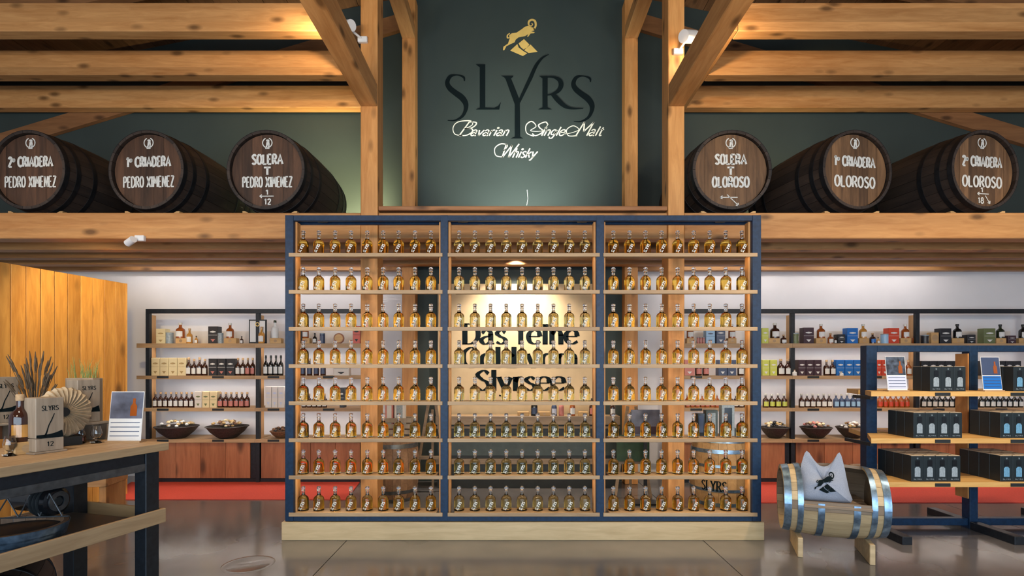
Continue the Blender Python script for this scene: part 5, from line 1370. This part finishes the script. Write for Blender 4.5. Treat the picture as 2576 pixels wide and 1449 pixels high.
# older cask with stacked boxes, at left
YK3 = 6.6
ok = cask('upright_cask', 'weathered upright cask behind the left front post', 'barrel', (X(992, YK3), YK3, 0), 0, .80, .255, .30, 20, ('old_stave', 'steel_raw', 'old_stave'),
          [(0, .04), (.10, .14), (.64, .69), (.76, .80)], rot=(PI/2, 0, 0))
cbx = thing('wooden_crate', 'small slatted crate on the weathered cask', 'crate', (X(1005, 6.5), 6.5, .805))
for i in range(3): MB().box(-.17, .17, -.12, -.105, i*.07, i*.07+.055, .003).build('slat', 'grey_wood', cbx, False, True)
for i in range(3): MB().box(-.17, .17, .105, .12, i*.07, i*.07+.055, .003).build('slat', 'grey_wood', cbx, False, True)
for x in (-.17, .15): MB().box(x, x+.02, -.104, .104, 0, .195, .003).build('end_board', 'grey_wood', cbx, False, True)
MB().box(-.148, .148, -.10, .10, 0, .012).build('bottom', 'grey_wood', cbx, False, True)
simple_box('gift_box', 'pale pink gift box in the crate on the weathered cask', 969, 989, 1012, 6.45, .818, 'box_pink', 'box_white', .10)
simple_box('gift_box', 'pale grey gift box in the crate on the weathered cask', 992, 1018, 1012, 6.45, .818, 'box_white', 'print_silver', .10)
# counter in front of the sign wall
YCt = 7.08
ct = thing('counter', 'dark counter with thick timber top below the slogan panel', 'counter', (X(1330, YCt), YCt, 0))
cx0, cx1 = X(1095, YCt), X(1560, YCt); ctz = Z(1047, YCt)
MB().box(cx0, cx1, YCt, YCt+.09, ctz-.115, ctz, .005).build('front_beam', 'chair_slat', ct)
MB().box(cx0, cx1, YCt+.091, YCt+.27, ctz-.06, ctz-.002).build('worktop', 'oak_X', ct)
MB().box(cx0+.02, cx1-.02, YCt+.06, YCt+.26, 0, ctz-.116).build('body', 'black_board', ct)
for py0, py1 in ((1073, 1079), (1155, 1169)):
    MB().box(cx0, cx1, YCt+.02, YCt+.055, Z(py1, YCt), Z(py0, YCt), .003).build('rail', 'chair_slat', ct)
MB().box(cx0+.03, cx1-.03, YCt+.035, YCt+.058, Z(1147, YCt), Z(1106, YCt)).build('panel', 'grey_board', ct)
zc = ctz+.001
for i, (px, wpx, top, gl, lb_) in enumerate(((1344, 17, 1000, 'bottle_black', 'box_navy'), (1394, 14, 1004, 'box_navy', 'paper_pale'), (1412, 13, 1004, 'box_pink', 'box_pink'), (1440, 14, 1002, 'bottle_amber', 'paper_white'), (1490, 16, 1002, 'bottle_brown', 'box_pink'), (1541, 14, 1005, 'bottle_brown', 'paper_white'))):
    y = YCt+.055
    put_bottle(px, zc, top, wpx, gl, f'{ORD[i]} bottle from left on the counter below the slogan', y=y, lab=lb_, cap='black_board', group='bottles on the counter')
for i, (a, b) in enumerate(((1302, 1331), (1355, 1384), (1456, 1480))):
    put_block(a, b, zc, .055, f'{ORD[i]} low wooden block on the counter below the slogan', y=YCt+.01, group='blocks on the counter')
# easels flanking the counter
def easel(label, px, y, lean, picture):
    t = thing('easel', label, 'easel', (X(px, y), y, 0))
    for sg in (-1, 1): MB().tube([(sg*.22, 0, 0), (sg*.05, .06, 1.12)], .024, 4).build('leg', 'chair_slat', t, False, True)
    MB().tube([(0, .14, 0), (0, .09, 1.05)], .02, 4).build('rear_leg', 'chair_slat', t, False, True)
    MB().box(-.20, .20, -.03, .03, .42, .46).build('ledge', 'chair_slat', t, False, True)
    return t
e1 = easel('wooden easel left of the counter behind the rack', 1085, 6.93, 0, None)
e2 = easel('wooden easel right of the counter behind the rack', 1592, 6.6, 0, None)
cb2 = thing('chalkboard', 'dark green board leaning on the right easel', 'board', (X(1592, 6.53), 6.53, .462))
MB().box(-.20, .20, -.012, .004, 0, .32, .003).build('board', 'leaf_dark', cb2, False, True)
pc = thing('landscape_picture', 'mauve lake landscape picture beside the right front post', 'picture', (X(1625, 6.30), 6.30, .80))
MB().box(X(1588, 6.30)-X(1625, 6.30), X(1660, 6.30)-X(1625, 6.30), 0, .02, 0, Z(1031, 6.30)-.80, .003).build('canvas', 'photo_lake', pc, False, True)
MB().box(-.16, .16, -.003, -.0005, .02, .11).build('hills', 'box_purple', pc, False, True)
MB().box(-.02, .02, .021, .04, -.80, .15).build('stand_post', 'steel_black', pc, False, True)
MB().box(-.14, .14, -.08, .14, -.80, -.78).build('stand_foot', 'steel_black', pc, False, True)
